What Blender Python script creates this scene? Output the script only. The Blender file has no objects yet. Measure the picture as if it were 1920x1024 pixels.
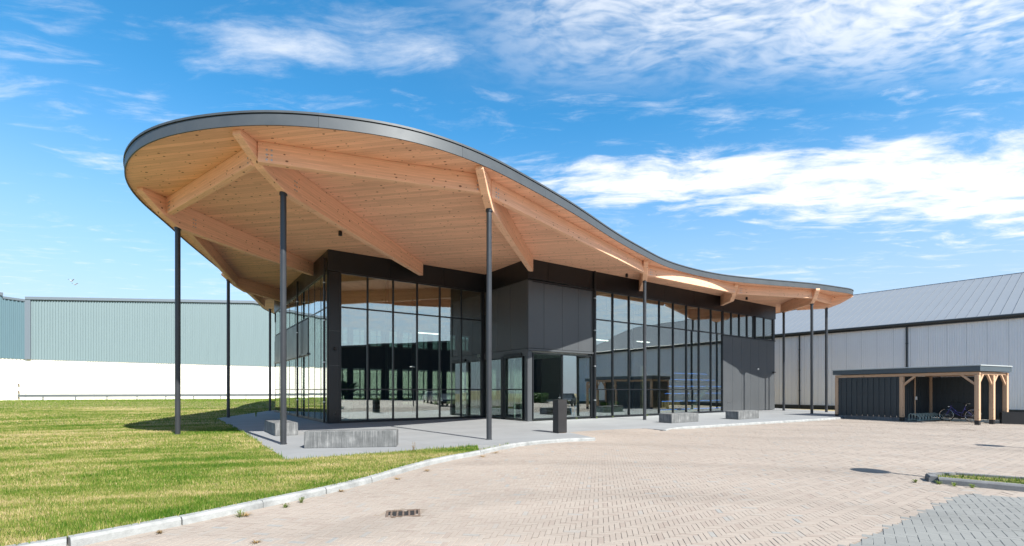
import bpy, bmesh, math, random
import numpy as np
from mathutils import Vector, Matrix
from mathutils.geometry import tessellate_polygon
R = math.radians
random.seed(7); rng = np.random.default_rng(7)
S = bpy.context.scene
COL = S.collection
PI = math.pi

# ------------------------------------------------------------------ camera, sky, sun, exposure
EYE, FP, CX, HY = 1.6, 900.0, 960.0, 731.0          # eye height, focal length / centre / horizon in photo pixels
cam = bpy.data.cameras.new('camera'); camo = bpy.data.objects.new('camera', cam); COL.objects.link(camo)
camo.location = (0, 0, EYE); camo.rotation_euler = (R(90), 0, 0)
cam.sensor_width = 36; cam.lens = FP / 1920 * 36; cam.shift_y = (HY - 512) / 1920
cam.clip_start = 0.05; cam.clip_end = 3000
S.camera = camo

SUN_EL, SUN_DIR = R(45), Vector((0.63, -0.777)).normalized()
SUN_AZ = math.atan2(SUN_DIR.x, SUN_DIR.y)
sl = bpy.data.lights.new('sun', 'SUN'); sl.energy = 5.0; sl.angle = R(0.53); sl.color = (1.0, 0.95, 0.87)
so = bpy.data.objects.new('sun', sl); COL.objects.link(so)
sv = Vector((SUN_DIR.x * math.cos(SUN_EL), SUN_DIR.y * math.cos(SUN_EL), math.sin(SUN_EL)))
so.rotation_euler = sv.to_track_quat('Z', 'Y').to_euler(); so.location = (20, -20, 40)

vs = S.view_settings; vs.view_transform = 'Standard'; vs.look = 'None'; vs.gamma = 1; vs.use_curve_mapping = False
vs.exposure = 1.17
S.cycles.max_bounces = 8; S.cycles.diffuse_bounces = 4; S.cycles.transparent_max_bounces = 16

class NT:
    """tiny node-graph helper"""
    def __init__(s, tree): s.t = tree; s.n = tree.nodes; s.l = tree.links
    def node(s, typ, **kw):
        n = s.n.new(typ)
        for k, v in kw.items(): setattr(n, k, v)
        return n
    def put(s, sock, v):
        if hasattr(v, 'links') or hasattr(v, 'is_output'): s.l.new(v, sock)
        else: sock.default_value = v
    def m(s, op, a, b=None, c=None, clamp=False):
        n = s.node('ShaderNodeMath', operation=op, use_clamp=clamp)
        for i, v in enumerate((a, b, c)):
            if v is not None: s.put(n.inputs[i], v)
        return n.outputs[0]
    def vm(s, op, a, b=None):
        n = s.node('ShaderNodeVectorMath', operation=op)
        s.put(n.inputs[0], a)
        if b is not None: s.put(n.inputs[1], b)
        return n.outputs['Value' if op in ('DOT_PRODUCT', 'LENGTH') else 'Vector']
    def sstep(s, v, lo, hi):
        n = s.node('ShaderNodeMapRange', interpolation_type='SMOOTHSTEP')
        s.put(n.inputs['Value'], v); s.put(n.inputs['From Min'], lo); s.put(n.inputs['From Max'], hi)
        return n.outputs[0]
    def noise(s, vec, scale, detail=4, rough=.55, dist=0, w=None):
        n = s.node('ShaderNodeTexNoise')
        if vec is not None: s.put(n.inputs['Vector'], vec)
        n.inputs['Scale'].default_value = scale; n.inputs['Detail'].default_value = detail
        n.inputs['Roughness'].default_value = rough; n.inputs['Distortion'].default_value = dist
        return n.outputs['Fac']
    def mapping(s, vec, loc=(0,0,0), rot=(0,0,0), scale=(1,1,1)):
        n = s.node('ShaderNodeMapping'); s.put(n.inputs['Vector'], vec)
        n.inputs['Location'].default_value = loc; n.inputs['Rotation'].default_value = rot; n.inputs['Scale'].default_value = scale
        return n.outputs[0]
    def mix(s, f, a, b, mode='MIX'):
        n = s.node('ShaderNodeMix', data_type='RGBA', blend_type=mode)
        s.put(n.inputs[0], f); s.put(n.inputs[6], a); s.put(n.inputs[7], b)
        return n.outputs[2]
    def ramp(s, f, stops, interp='LINEAR'):
        n = s.node('ShaderNodeValToRGB'); n.color_ramp.interpolation = interp
        e = n.color_ramp.elements
        while len(e) < len(stops): e.new(0.5)
        for i, (p, c) in enumerate(stops): e[i].position = p; e[i].color = (*c, 1)
        s.put(n.inputs[0], f); return n.outputs[0]
    def comb(s, x, y, z):
        n = s.node('ShaderNodeCombineXYZ')
        for i, v in enumerate((x, y, z)): s.put(n.inputs[i], v)
        return n.outputs[0]

# world: sky plus a thin, high cloud layer laid out on a flat plane overhead
W = bpy.data.worlds.new('World'); S.world = W; W.use_nodes = True
g = NT(W.node_tree); g.n.clear()
tc = g.node('ShaderNodeTexCoord'); sep = g.node('ShaderNodeSeparateXYZ'); g.l.new(tc.outputs['Generated'], sep.inputs[0])
sky = g.node('ShaderNodeTexSky', sky_type='NISHITA'); sky.sun_disc = False; sky.sun_elevation = SUN_EL; sky.sun_rotation = SUN_AZ
sky.air_density = 1.0; sky.dust_density = 0.0; sky.ozone_density = 2.2; sky.altitude = 0
hs = g.node('ShaderNodeHueSaturation'); hs.inputs['Saturation'].default_value = 1.34; hs.inputs['Value'].default_value = 1.0
hs.inputs['Hue'].default_value = 0.489
g.l.new(sky.outputs[0], hs.inputs['Color'])
dz = g.m('MAXIMUM', sep.outputs[2], 0.03)
px_ = g.m('DIVIDE', sep.outputs[0], dz); py_ = g.m('DIVIDE', sep.outputs[1], dz)
P = g.comb(px_, py_, 0.0)
warp = g.node('ShaderNodeTexNoise'); g.l.new(P, warp.inputs['Vector']); warp.inputs['Scale'].default_value = 1.1; warp.inputs['Detail'].default_value = 3
wv = g.vm('SUBTRACT', warp.outputs['Color'], (0.5, 0.5, 0.5))
sc_ = g.node('ShaderNodeVectorMath', operation='SCALE'); g.l.new(wv, sc_.inputs[0]); sc_.inputs['Scale'].default_value = 0.42
PW = g.vm('ADD', P, sc_.outputs[0])
sepw = g.node('ShaderNodeSeparateXYZ'); g.l.new(PW, sepw.inputs[0]); wx, wy = sepw.outputs[0], sepw.outputs[1]
fine = g.noise(g.mapping(PW, rot=(0, 0, R(-28)), scale=(1.0, 2.6, 1)), 2.6, 10, .64, .25)        # combed fibres
puff = g.noise(PW, 3.4, 8, .6, .3)
big = g.noise(P, 0.55, 3, .5)
rip = g.noise(g.mapping(PW, rot=(0, 0, R(35)), scale=(1.0, 2.0, 1)), 15.0, 3, .5, .3)          # small ripple clouds
def gauss(v, c, w): q = g.m('DIVIDE', g.m('SUBTRACT', v, c), w); return g.m('POWER', 2.718, g.m('MULTIPLY', g.m('MULTIPLY', q, q), -1.0))
# long dense bank
bank = g.m('MULTIPLY', gauss(wy, g.m('ADD', 2.32, g.m('MULTIPLY', wx, 0.04)), g.m('ADD', .21, g.m('MULTIPLY', g.m('MAXIMUM', wx, 0.0), .15))), g.sstep(wx, -0.05, 0.45))
bank = g.sstep(g.m('ADD', g.m('MULTIPLY', bank, 1.15), g.m('ADD', g.m('MULTIPLY', g.m('SUBTRACT', fine, .5), 2.6), g.m('MULTIPLY', g.m('SUBTRACT', puff, .5), 1.7))), 0.16, 1.30)
# rippled sheet overhead
sheet = g.m('MULTIPLY', g.sstep(wy, 1.72, 1.22), g.sstep(wx, -0.35, 0.45))
sheet = g.m('MULTIPLY', sheet, g.m('ADD', .12, g.m('MULTIPLY', g.sstep(g.m('ADD', g.m('MULTIPLY', rip, .55), g.m('MULTIPLY', puff, .6)), .38, .75), .72)))
# narrow fibrous streak
streak = g.m('MULTIPLY', gauss(wy, 1.40, .13), g.m('MULTIPLY', g.sstep(wx, -1.25, -0.75), g.sstep(wx, 0.05, -0.2)))
streak = g.m('MULTIPLY', g.sstep(g.m('ADD', g.m('MULTIPLY', streak, .8), g.m('ADD', g.m('MULTIPLY', g.m('SUBTRACT', fine, .5), 1.9), g.m('MULTIPLY', g.m('SUBTRACT', puff, .5), .9))), 0.15, 1.35), .75)
# loose wisps everywhere
wisp = g.m('MULTIPLY', g.sstep(g.m('ADD', g.m('MULTIPLY', fine, .75), g.m('MULTIPLY', big, .5)), .63, .90), .55)
cl = g.m('MAXIMUM', g.m('MAXIMUM', bank, sheet), g.m('MAXIMUM', streak, wisp))
cl = g.m('MULTIPLY', cl, g.sstep(sep.outputs[2], 0.02, 0.16), clamp=True)
hz = g.m('MULTIPLY', g.sstep(sep.outputs[2], 0.50, -0.04), .96)   # pale haze low down, all round
base = g.mix(hz, hs.outputs[0], (2.45, 2.8, 3.5, 1))
skyc = g.mix(cl, base, (4.6, 4.7, 4.85, 1))
bg = g.node('ShaderNodeBackground'); g.l.new(skyc, bg.inputs[0]); bg.inputs[1].default_value = 0.11
wo = g.node('ShaderNodeOutputWorld'); g.l.new(bg.outputs[0], wo.inputs[0])

# ------------------------------------------------------------------ helpers
def at(x, y, z=0.0):
    """photo pixel -> point on the horizontal plane of height z"""
    Y = FP * (z - EYE) / (HY - y)
    return Vector(((x - CX) / FP * Y, Y, z))

class MB:
    def __init__(s): s.v = []; s.f = []
    def add(s, vs, fs):
        o = len(s.v); s.v += [tuple(p) for p in vs]; s.f += [tuple(i + o for i in f) for f in fs]
    def box(s, lo, hi, M=None):
        x0, y0, z0 = lo; x1, y1, z1 = hi
        c = [Vector(p) for p in ((x0,y0,z0),(x1,y0,z0),(x1,y1,z0),(x0,y1,z0),(x0,y0,z1),(x1,y0,z1),(x1,y1,z1),(x0,y1,z1))]
        if M is not None: c = [M @ p for p in c]
        s.add(c, [(0,3,2,1),(4,5,6,7),(0,1,5,4),(1,2,6,5),(2,3,7,6),(3,0,4,7)]); return s
    def prism(s, poly, M, d):
        """2D polygon (a, b) -> extruded along third axis by +-d/2; M maps (a, c, b)"""
        n = len(poly); vs = [M @ Vector((a, -d/2, b)) for a, b in poly] + [M @ Vector((a, d/2, b)) for a, b in poly]
        fs = [tuple(range(n)), tuple(range(2*n-1, n-1, -1))] + [(i, i+n, (i+1) % n + n, (i+1) % n) for i in range(n)]
        s.add(vs, fs); return s
    def tube(s, pts, r, n=8, caps=True, close=False):
        pts = [Vector(p) for p in pts]; m = len(pts); rings = []
        rr = r if isinstance(r, (list, tuple)) else [r] * m
        prev = None
        for i, p in enumerate(pts):
            if close: t = pts[(i+1) % m] - pts[i-1]
            else: t = pts[min(i+1, m-1)] - pts[max(i-1, 0)]
            t.normalize()
            if prev is None:
                a = t.orthogonal().normalized()
            else:
                a = prev - t * prev.dot(t); a = a.normalized() if a.length > 1e-6 else t.orthogonal().normalized()
            prev = a; b = t.cross(a)
            rings.append([p + (a * math.cos(2*PI*k/n) + b * math.sin(2*PI*k/n)) * rr[i] for k in range(n)])
        vs = [q for ring in rings for q in ring]; fs = []
        for i in range(m if close else m-1):
            j = (i+1) % m
            fs += [(i*n+k, i*n+(k+1) % n, j*n+(k+1) % n, j*n+k) for k in range(n)]
        if caps and not close: fs += [tuple(range(n-1, -1, -1)), tuple((m-1)*n+k for k in range(n))]
        s.add(vs, fs); return s
    def lathe(s, prof, n=16, M=None):
        vs = []; fs = []
        for r, z in prof:
            for k in range(n):
                p = Vector((r*math.cos(2*PI*k/n), r*math.sin(2*PI*k/n), z)); vs.append(M @ p if M else p)
        for i in range(len(prof)-1): fs += [(i*n+k, i*n+(k+1) % n, (i+1)*n+(k+1) % n, (i+1)*n+k) for k in range(n)]
        fs += [tuple(range(n-1, -1, -1)), tuple((len(prof)-1)*n+k for k in range(n))]
        s.add(vs, fs); return s
    def mesh(s, name, mat, smooth=False, org=None):
        vv = s.v if org is None else [(a-org[0], b-org[1], c-org[2]) for a, b, c in s.v]
        me = bpy.data.meshes.new(name); me.from_pydata(vv, [], s.f); me.update()
        bm = bmesh.new(); bm.from_mesh(me); bmesh.ops.recalc_face_normals(bm, faces=bm.faces); bm.to_mesh(me); bm.free()
        me.materials.append(mat)
        if smooth:
            me.polygons.foreach_set('use_smooth', [True]*len(me.polygons))
            try: me.set_sharp_from_angle(angle=R(40))
            except Exception: pass
        return me
    def build(s, name, mat, parent=None, smooth=False, bevel=0.0):
        """geometry given in world coordinates; parents are empties without rotation"""
        org = None
        if parent is not None: org = wloc(parent)
        o = link(name, s.mesh(name, mat, smooth, org), parent)
        if bevel: bev(o, bevel)
        return o
def wloc(o):
    p = Vector(o.location)
    while o.parent: o = o.parent; p = p + Vector(o.location)
    return p
def link(name, me, parent=None, loc=None, rz=0.0, scale=None):
    o = bpy.data.objects.new(name, me); COL.objects.link(o); o.parent = parent
    if loc is not None: o.location = Vector(loc) - (wloc(parent) if parent else Vector((0,0,0)))
    o.rotation_euler.z = rz
    if scale: o.scale = scale
    return o
def bev(o, w, seg=2):
    m = o.modifiers.new('bevel', 'BEVEL'); m.width = w; m.segments = seg; m.limit_method = 'ANGLE'; m.angle_limit = R(35)
def tag(o, label=None, cat=None, group=None, kind=None):
    for k, v in (('label', label), ('category', cat), ('group', group), ('kind', kind)):
        if v: o[k] = v
    return o
def thing(name, loc, label, cat, group=None):
    o = bpy.data.objects.new(name, None); COL.objects.link(o); o.location = loc; o.empty_display_size = .2
    return tag(o, label, cat, group)
def frame(org, xdir, zdir=(0,0,1)):
    x = Vector(xdir).normalized(); z = Vector(zdir).normalized(); y = z.cross(x).normalized(); z = x.cross(y)
    M = Matrix((x, y, z)).transposed().to_4x4(); M.translation = Vector(org); return M
def copy_tree(o, loc, rz=None):
    c = o.copy(); COL.objects.link(c); c.location = loc
    if rz is not None: c.rotation_euler.z = rz
    for ch in list(o.children):
        d = ch.copy(); COL.objects.link(d); d.parent = c
        for gc in list(ch.children):
            e = gc.copy(); COL.objects.link(e); e.parent = d
    return c
def inside(poly, xs, ys):
    r = np.zeros(len(xs), bool); n = len(poly); j = n-1
    for i in range(n):
        xi, yi = poly[i][0], poly[i][1]; xj, yj = poly[j][0], poly[j][1]
        c = ((yi > ys) != (yj > ys)) & (xs < (xj-xi)*(ys-yi)/((yj-yi) or 1e-9)+xi); r ^= c; j = i
    return r
def poly_sheet(name, poly, z, mat, parent=None, thick=0.0):
    b = MB(); tri = tessellate_polygon([[Vector((p[0], p[1], 0)) for p in poly]])
    n = len(poly)
    b.add([(p[0], p[1], z) for p in poly], [tuple(t) for t in tri])
    if thick:
        b.add([(p[0], p[1], z) for p in poly] + [(p[0], p[1], z-thick) for p in poly],
              [(i, (i+1) % n, (i+1) % n+n, i+n) for i in range(n)])
    me = bpy.data.meshes.new(name); org = wloc(parent) if parent else Vector((0,0,0))
    me.from_pydata([(Vector(v)-org)[:] for v in b.v], [], b.f); me.update()
    bm = bmesh.new(); bm.from_mesh(me); bmesh.ops.remove_doubles(bm, verts=bm.verts, dist=1e-5); bmesh.ops.recalc_face_normals(bm, faces=bm.faces)
    up = [f for f in bm.faces if abs(f.normal.z) > .9]
    if up and up[0].normal.z < 0 and not thick: bmesh.ops.reverse_faces(bm, faces=bm.faces)
    bm.to_mesh(me); bm.free(); me.materials.append(mat)
    return link(name, me, parent)
def catmull(pts, n=8, closed=False):
    out = []; m = len(pts); P = [Vector(p) for p in pts]
    for i in range(m if closed else m-1):
        if closed: a, b, c, d = P[i-1], P[i], P[(i+1) % m], P[(i+2) % m]
        else: a, b, c, d = P[max(i-1,0)], P[i], P[i+1], P[min(i+2,m-1)]
        for k in range(n):
            t = k/n
            out.append(.5*((2*b)+(c-a)*t+(2*a-5*b+4*c-d)*t*t+(3*b-a-3*c+d)*t**3))
    if not closed: out.append(P[-1])
    return out
def resample(pts, step, closed=False):
    P = [Vector(p) for p in pts] + ([Vector(pts[0])] if closed else [])
    L = [0]
    for i in range(1, len(P)): L.append(L[-1]+(P[i]-P[i-1]).length)
    n = max(2, int(round(L[-1]/step))); out = []; j = 0
    for k in range(n if closed else n+1):
        d = L[-1]*k/n
        while j < len(L)-2 and L[j+1] < d: j += 1
        t = (d-L[j])/max(L[j+1]-L[j], 1e-9); out.append(P[j].lerp(P[j+1], t))
    return out

# ------------------------------------------------------------------ materials
MATS = {}
def mat(name, col, rough=.6, metal=0.0, nscale=0, namp=0.0, bump=0.0, bscale=60, spec=.5, coord='Object', dirt=0.0):
    m = bpy.data.materials.new(name); m.use_nodes = True; t = NT(m.node_tree); b = t.n['Principled BSDF']
    b.inputs['Base Color'].default_value = (*col, 1); b.inputs['Roughness'].default_value = rough; b.inputs['Metallic'].default_value = metal
    b.inputs['Specular IOR Level'].default_value = spec
    tcn = t.node('ShaderNodeTexCoord'); vec = tcn.outputs[coord]
    if namp:
        f = t.noise(vec, nscale, 6, .6); f2 = t.noise(vec, nscale*7.3, 3, .6)
        k = t.m('ADD', t.m('MULTIPLY', t.m('SUBTRACT', f, .5), 2*namp*1.6), t.m('MULTIPLY', t.m('SUBTRACT', f2, .5), namp))
        c = t.vm('SCALE', (*col,), None); n = c.node; n.inputs['Scale'].default_value = 1; t.put(n.inputs['Scale'], t.m('ADD', 1.0, k))
        t.l.new(c, b.inputs['Base Color'])
        t.put(b.inputs['Roughness'], t.m('ADD', rough, t.m('MULTIPLY', t.m('SUBTRACT', f, .5), .3), clamp=True))
    if bump:
        bp = t.node('ShaderNodeBump'); bp.inputs['Strength'].default_value = bump; bp.inputs['Distance'].default_value = .01
        t.l.new(t.noise(vec, bscale, 4, .6), bp.inputs['Height']); t.l.new(bp.outputs[0], b.inputs['Normal'])
    MATS[name] = m; return m

M_black = mat('anthracite_metal', (.007, .009, .0115), .34, .0, 1.2, .10, .03, 3)
M_panel = mat('anthracite_panel', (.060, .066, .072), .33, .0, .5, .10, .02, 2)
M_fascia = mat('grey_fascia_metal', (.064, .074, .083), .5, .25, 1.5, .10, .03, 40)
M_col = mat('column_steel', (.040, .044, .050), .34, .3, 2.0, .10)
M_floor = mat('interior_floor', (.11, .11, .11), .35, 0, .6, .10)
M_iwall = mat('interior_wall', (.20, .20, .195), .8, 0, .5, .03)
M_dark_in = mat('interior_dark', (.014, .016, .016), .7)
M_white = mat('white_paint', (.78, .78, .76), .5)
M_steel = mat('galvanised_steel', (.52, .54, .54), .4, .8, 8, .1)
M_bolt = mat('bolt_steel', (.45, .46, .46), .4, .9)
M_conc = mat('kerb_concrete', (.235, .245, .245), .85, 0, 3.6, .42, .4, 90)
M_block = mat('dark_concrete_block', (.125, .13, .135), .8, 0, 5.5, .38, .5, 70)
def streak_mat():
    m = bpy.data.materials.new('streaked_concrete'); m.use_nodes = True; t = NT(m.node_tree); b = t.n['Principled BSDF']
    o = t.node('ShaderNodeTexCoord').outputs['Object']
    a = t.noise(t.mapping(o, scale=(30, 30, 1.6)), 1.0, 5, .7); c = t.noise(o, 2.6, 5, .6); d = t.noise(o, 60, 3, .7)
    k = t.m('ADD', t.m('MULTIPLY', a, .5), t.m('ADD', t.m('MULTIPLY', c, .35), t.m('MULTIPLY', d, .15)))
    t.l.new(t.ramp(k, [(.34, (.035, .038, .04)), (.5, (.105, .11, .112)), (.66, (.235, .24, .24))]), b.inputs['Base Color']); b.inputs['Roughness'].default_value = .8
    bp = t.node('ShaderNodeBump'); bp.inputs['Strength'].default_value = .5; bp.inputs['Distance'].default_value = .006
    t.l.new(k, bp.inputs['Height']); t.l.new(bp.outputs[0], b.inputs['Normal']); return m
M_streak = streak_mat()
M_rubber = mat('rubber', (.015, .015, .015), .7)
M_blackbox = mat('black_steel_box', (.015, .015, .016), .5, 0, 3, .2)
M_iron = mat('rusty_iron', (.15, .11, .085), .75, .3, 14, .4, .3, 80)

def glass_mat():
    m = bpy.data.materials.new('window_glass'); m.use_nodes = True; t = NT(m.node_tree); t.n.clear()
    ge = t.node('ShaderNodeNewGeometry')
    c = t.m('ABSOLUTE', t.vm('DOT_PRODUCT', ge.outputs['Normal'], ge.outputs['Incoming']))
    f = t.m('ADD', .32, t.m('MULTIPLY', .68, t.m('POWER', t.m('SUBTRACT', 1.0, c, clamp=True), 4.0)), clamp=True)
    tr = t.node('ShaderNodeBsdfTransparent'); tr.inputs[0].default_value = (.70, .79, .755, 1)
    gl = t.node('ShaderNodeBsdfGlossy'); gl.inputs['Roughness'].default_value = 0.0; gl.inputs['Color'].default_value = (.93, .97, .97, 1)
    mx = t.node('ShaderNodeMixShader'); t.l.new(f, mx.inputs[0]); t.l.new(tr.outputs[0], mx.inputs[1]); t.l.new(gl.outputs[0], mx.inputs[2])
    o = t.node('ShaderNodeOutputMaterial'); t.l.new(mx.outputs[0], o.inputs[0]); return m
M_glass = glass_mat()

def wood_mat(name, boards, rot=0.0, base=(.56, .335, .185), boardw=.14, boardl=5.0, knots=1.0):
    """knotty spruce: grain along local x (after rot)"""
    m = bpy.data.materials.new(name); m.use_nodes = True; t = NT(m.node_tree); b = t.n['Principled BSDF']
    tcn = t.node('ShaderNodeTexCoord'); v = t.mapping(tcn.outputs['Object'], rot=(0, 0, rot))
    sp = t.node('ShaderNodeSeparateXYZ'); t.l.new(v, sp.inputs[0])
    if boards: row = t.m('DIVIDE', sp.outputs[1], boardw)
    else: row = t.m('DIVIDE', sp.outputs[2], .042)
    rid = t.m('FLOOR', row); fr = t.m('FRACT', row)
    wn = t.node('ShaderNodeTexWhiteNoise', noise_dimensions='1D'); t.l.new(rid, wn.inputs['W'])
    bl = t.m('ADD', t.m('DIVIDE', sp.outputs[0], boardl), t.m('MULTIPLY', wn.outputs[0], 7.0)); bid = t.m('FLOOR', bl)
    wn2 = t.node('ShaderNodeTexWhiteNoise', noise_dimensions='2D'); t.l.new(t.comb(rid, bid, 0.0), wn2.inputs['Vector'])
    grain = t.noise(t.mapping(v, scale=(.5, 14, 14)), 2.2, 7, .65, .8)
    blot = t.noise(t.mapping(v, scale=(.35, 1, 1)), 1.1, 3)
    c = t.ramp(grain, [(.25, tuple(x*.80 for x in base)), (.55, base), (.8, tuple(min(1, x*1.14) for x in base))])
    lum = t.m('ADD', .87, t.m('ADD', t.m('MULTIPLY', wn2.outputs[0], .24 if boards else .16), t.m('MULTIPLY', t.m('SUBTRACT', blot, .5), .16)))
    sc = t.node('ShaderNodeVectorMath', operation='SCALE'); t.l.new(c, sc.inputs[0]); t.l.new(lum, sc.inputs['Scale']); c = sc.outputs[0]
    # joint between boards
    ed = t.m('MINIMUM', fr, t.m('SUBTRACT', 1.0, fr)); w = .03 if boards else .05
    jn = t.m('MULTIPLY', t.sstep(ed, w, 0.0), .62 if boards else .25)
    c = t.mix(jn, c, (.20, .10, .05, 1))
    # knots
    vo = t.node('ShaderNodeTexVoronoi', feature='F1', voronoi_dimensions='2D')
    v2 = t.comb(t.m('MULTIPLY', sp.outputs[0], .8), t.m('MULTIPLY', t.m('ADD', sp.outputs[1], sp.outputs[2]), 1.25), 0.0)
    t.l.new(v2, vo.inputs['Vector']); vo.inputs['Scale'].default_value = 3.4
    vo.inputs['Randomness'].default_value = 1.0
    wn3 = t.node('ShaderNodeSeparateColor'); t.l.new(vo.outputs['Color'], wn3.inputs[0])
    rad = t.m('ADD', .02, t.m('MULTIPLY', t.m('POWER', wn3.outputs[0], 2.5), .10))
    kn = t.m('MULTIPLY', t.sstep(t.m('SUBTRACT', vo.outputs['Distance'], rad), 0.02, -0.02), .9*knots)
    kn = t.m('MULTIPLY', kn, t.sstep(wn3.outputs[0], .15, .25))
    c = t.mix(kn, c, (.13, .05, .025, 1))
    t.l.new(c, b.inputs['Base Color']); b.inputs['Roughness'].default_value = .62; b.inputs['Specular IOR Level'].default_value = .3
    bp = t.node('ShaderNodeBump'); bp.inputs['Strength'].default_value = .25; bp.inputs['Distance'].default_value = .004
    t.l.new(t.m('SUBTRACT', grain, t.m('MULTIPLY', jn, 3.0)), bp.inputs['Height']); t.l.new(bp.outputs[0], b.inputs['Normal'])
    return m
BEAM_ANG = math.atan2(.98, .19)
M_soffit = wood_mat('spruce_soffit', True, rot=-(BEAM_ANG - PI/2), base=(.85, .475, .305))
M_beam = wood_mat('glulam_spruce', False, base=(.86, .50, .32))
M_post = wood_mat('shed_timber', False, base=(.50, .33, .215), knots=.6)
M_tread = wood_mat('light_timber', False, base=(.60, .44, .27), knots=.4)

def brick_mat(name, obj_rand, stops, rough=.85):
    m = bpy.data.materials.new(name); m.use_nodes = True; t = NT(m.node_tree); b = t.n['Principled BSDF']
    ge = t.node('ShaderNodeNewGeometry'); pos = ge.outputs['Position']
    if obj_rand: f = t.node('ShaderNodeObjectInfo').outputs['Random']
    else:
        a = t.node('ShaderNodeAttribute', attribute_name='tint'); f = a.outputs['Fac']
    c = t.ramp(f, stops)
    st = t.noise(pos, .35, 5, .6); gr = t.noise(pos, 38, 4, .7); tr = t.noise(t.mapping(pos, rot=(0,0,R(-60)), scale=(.25, 1.6, 1)), .5, 4, .5)
    vs_ = t.node('ShaderNodeTexVoronoi', feature='F1'); t.l.new(pos, vs_.inputs['Vector']); vs_.inputs['Scale'].default_value = .42
    spot = t.m('MULTIPLY', t.sstep(t.m('ADD', vs_.outputs['Distance'], t.m('MULTIPLY', t.noise(pos, 3.0, 4), .3)), .34, .20), -.07)
    wv_ = t.node('ShaderNodeTexWave', wave_type='RINGS', rings_direction='SPHERICAL'); t.l.new(t.mapping(pos, loc=(-2, -2, 0)), wv_.inputs['Vector']); wv_.inputs['Scale'].default_value = .085; wv_.inputs['Distortion'].default_value = 3.0; wv_.inputs['Detail'].default_value = 2.0
    tyre = t.m('MULTIPLY', t.m('MULTIPLY', t.sstep(wv_.outputs['Fac'], .80, 1.0), t.noise(pos, .6, 4)), -.15)
    lum = t.m('ADD', t.m('ADD', t.m('ADD', 1.02, spot), tyre), t.m('ADD', t.m('MULTIPLY', t.m('SUBTRACT', st, .5), .34), t.m('ADD', t.m('MULTIPLY', t.m('SUBTRACT', gr, .5), .22), t.m('MULTIPLY', t.m('SUBTRACT', tr, .5), .26))))
    sc = t.node('ShaderNodeVectorMath', operation='SCALE'); t.l.new(c, sc.inputs[0]); t.l.new(lum, sc.inputs['Scale'])
    t.l.new(sc.outputs[0], b.inputs['Base Color']); b.inputs['Roughness'].default_value = rough; b.inputs['Specular IOR Level'].default_value = .25
    bp = t.node('ShaderNodeBump'); bp.inputs['Strength'].default_value = .4; bp.inputs['Distance'].default_value = .003
    t.l.new(gr, bp.inputs['Height']); t.l.new(bp.outputs[0], b.inputs['Normal']); return m
BR = [(0, (.242, .203, .175)), (.12, (.257, .220, .190)), (.5, (.264, .229, .198)), (.92, (.271, .236, .204)), (.975, (.252, .232, .21)), (1, (.225, .224, .215))]
GR = [(0, (.160, .166, .162)), (.5, (.167, .173, .169)), (1, (.176, .182, .177))]
M_brick, M_brickm = brick_mat('clay_brick', True, BR), brick_mat('clay_brick_field', False, BR)
M_grey, M_greym = brick_mat('grey_paver', True, GR), brick_mat('grey_paver_field', False, GR)

def joint_sheet_mat():
    m = bpy.data.materials.new('paving_bed'); m.use_nodes = True; t = NT(m.node_tree); b = t.n['Principled BSDF']
    ge = t.node('ShaderNodeNewGeometry')
    n = t.noise(ge.outputs['Position'], 9, 5, .6)
    t.l.new(t.ramp(n, [(.3, (.175, .145, .118)), (.7, (.25, .212, .178))]), b.inputs['Base Color']); b.inputs['Roughness'].default_value = .95
    return m
M_bed = joint_sheet_mat()
def ground_mat(name, stops, scale=.25):
    m = bpy.data.materials.new(name); m.use_nodes = True; t = NT(m.node_tree); b = t.n['Principled BSDF']
    ge = t.node('ShaderNodeNewGeometry'); p = ge.outputs['Position']
    f = t.m('ADD', t.m('MULTIPLY', t.noise(p, scale, 5, .6), .6), t.m('MULTIPLY', t.noise(p, scale*22, 4, .7), .4))
    t.l.new(t.ramp(f, stops), b.inputs['Base Color']); b.inputs['Roughness'].default_value = .95; b.inputs['Specular IOR Level'].default_value = .1
    bp = t.node('ShaderNodeBump'); bp.inputs['Strength'].default_value = .6; bp.inputs['Distance'].default_value = .03
    t.l.new(t.noise(p, 30, 4, .7), bp.inputs['Height']); t.l.new(bp.outputs[0], b.inputs['Normal']); return m
M_ground = ground_mat('dry_ground', [(.3, (.16, .14, .07)), (.5, (.30, .25, .15)), (.7, (.36, .30, .20))])
M_lawn = ground_mat('lawn_soil', [(.25, (.065, .10, .016)), (.42, (.12, .135, .038)), (.58, (.20, .18, .08)), (.8, (.26, .215, .11))], .45)
def grass_mat():
    m = bpy.data.materials.new('grass_blades'); m.use_nodes = True; t = NT(m.node_tree); b = t.n['Principled BSDF']
    a = t.node('ShaderNodeAttribute', attribute_name='tint')
    c = t.ramp(a.outputs['Fac'], [(0, (.040, .115, .006)), (.3, (.105, .185, .018)), (.52, (.215, .24, .05)), (.75, (.38, .325, .13)), (1, (.52, .42, .24))])
    t.l.new(c, b.inputs['Base Color']); b.inputs['Roughness'].default_value = .6; b.inputs['Specular IOR Level'].default_value = .25
    tl = t.node('ShaderNodeBsdfTranslucent'); t.l.new(c, tl.inputs[0]); mx = t.node('ShaderNodeMixShader'); mx.inputs[0].default_value = .3
    t.l.new(b.outputs[0], mx.inputs[1]); t.l.new(tl.outputs[0], mx.inputs[2]); t.l.new(mx.outputs[0], t.n['Material Output'].inputs[0]); return m
M_grass = grass_mat()
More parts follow.
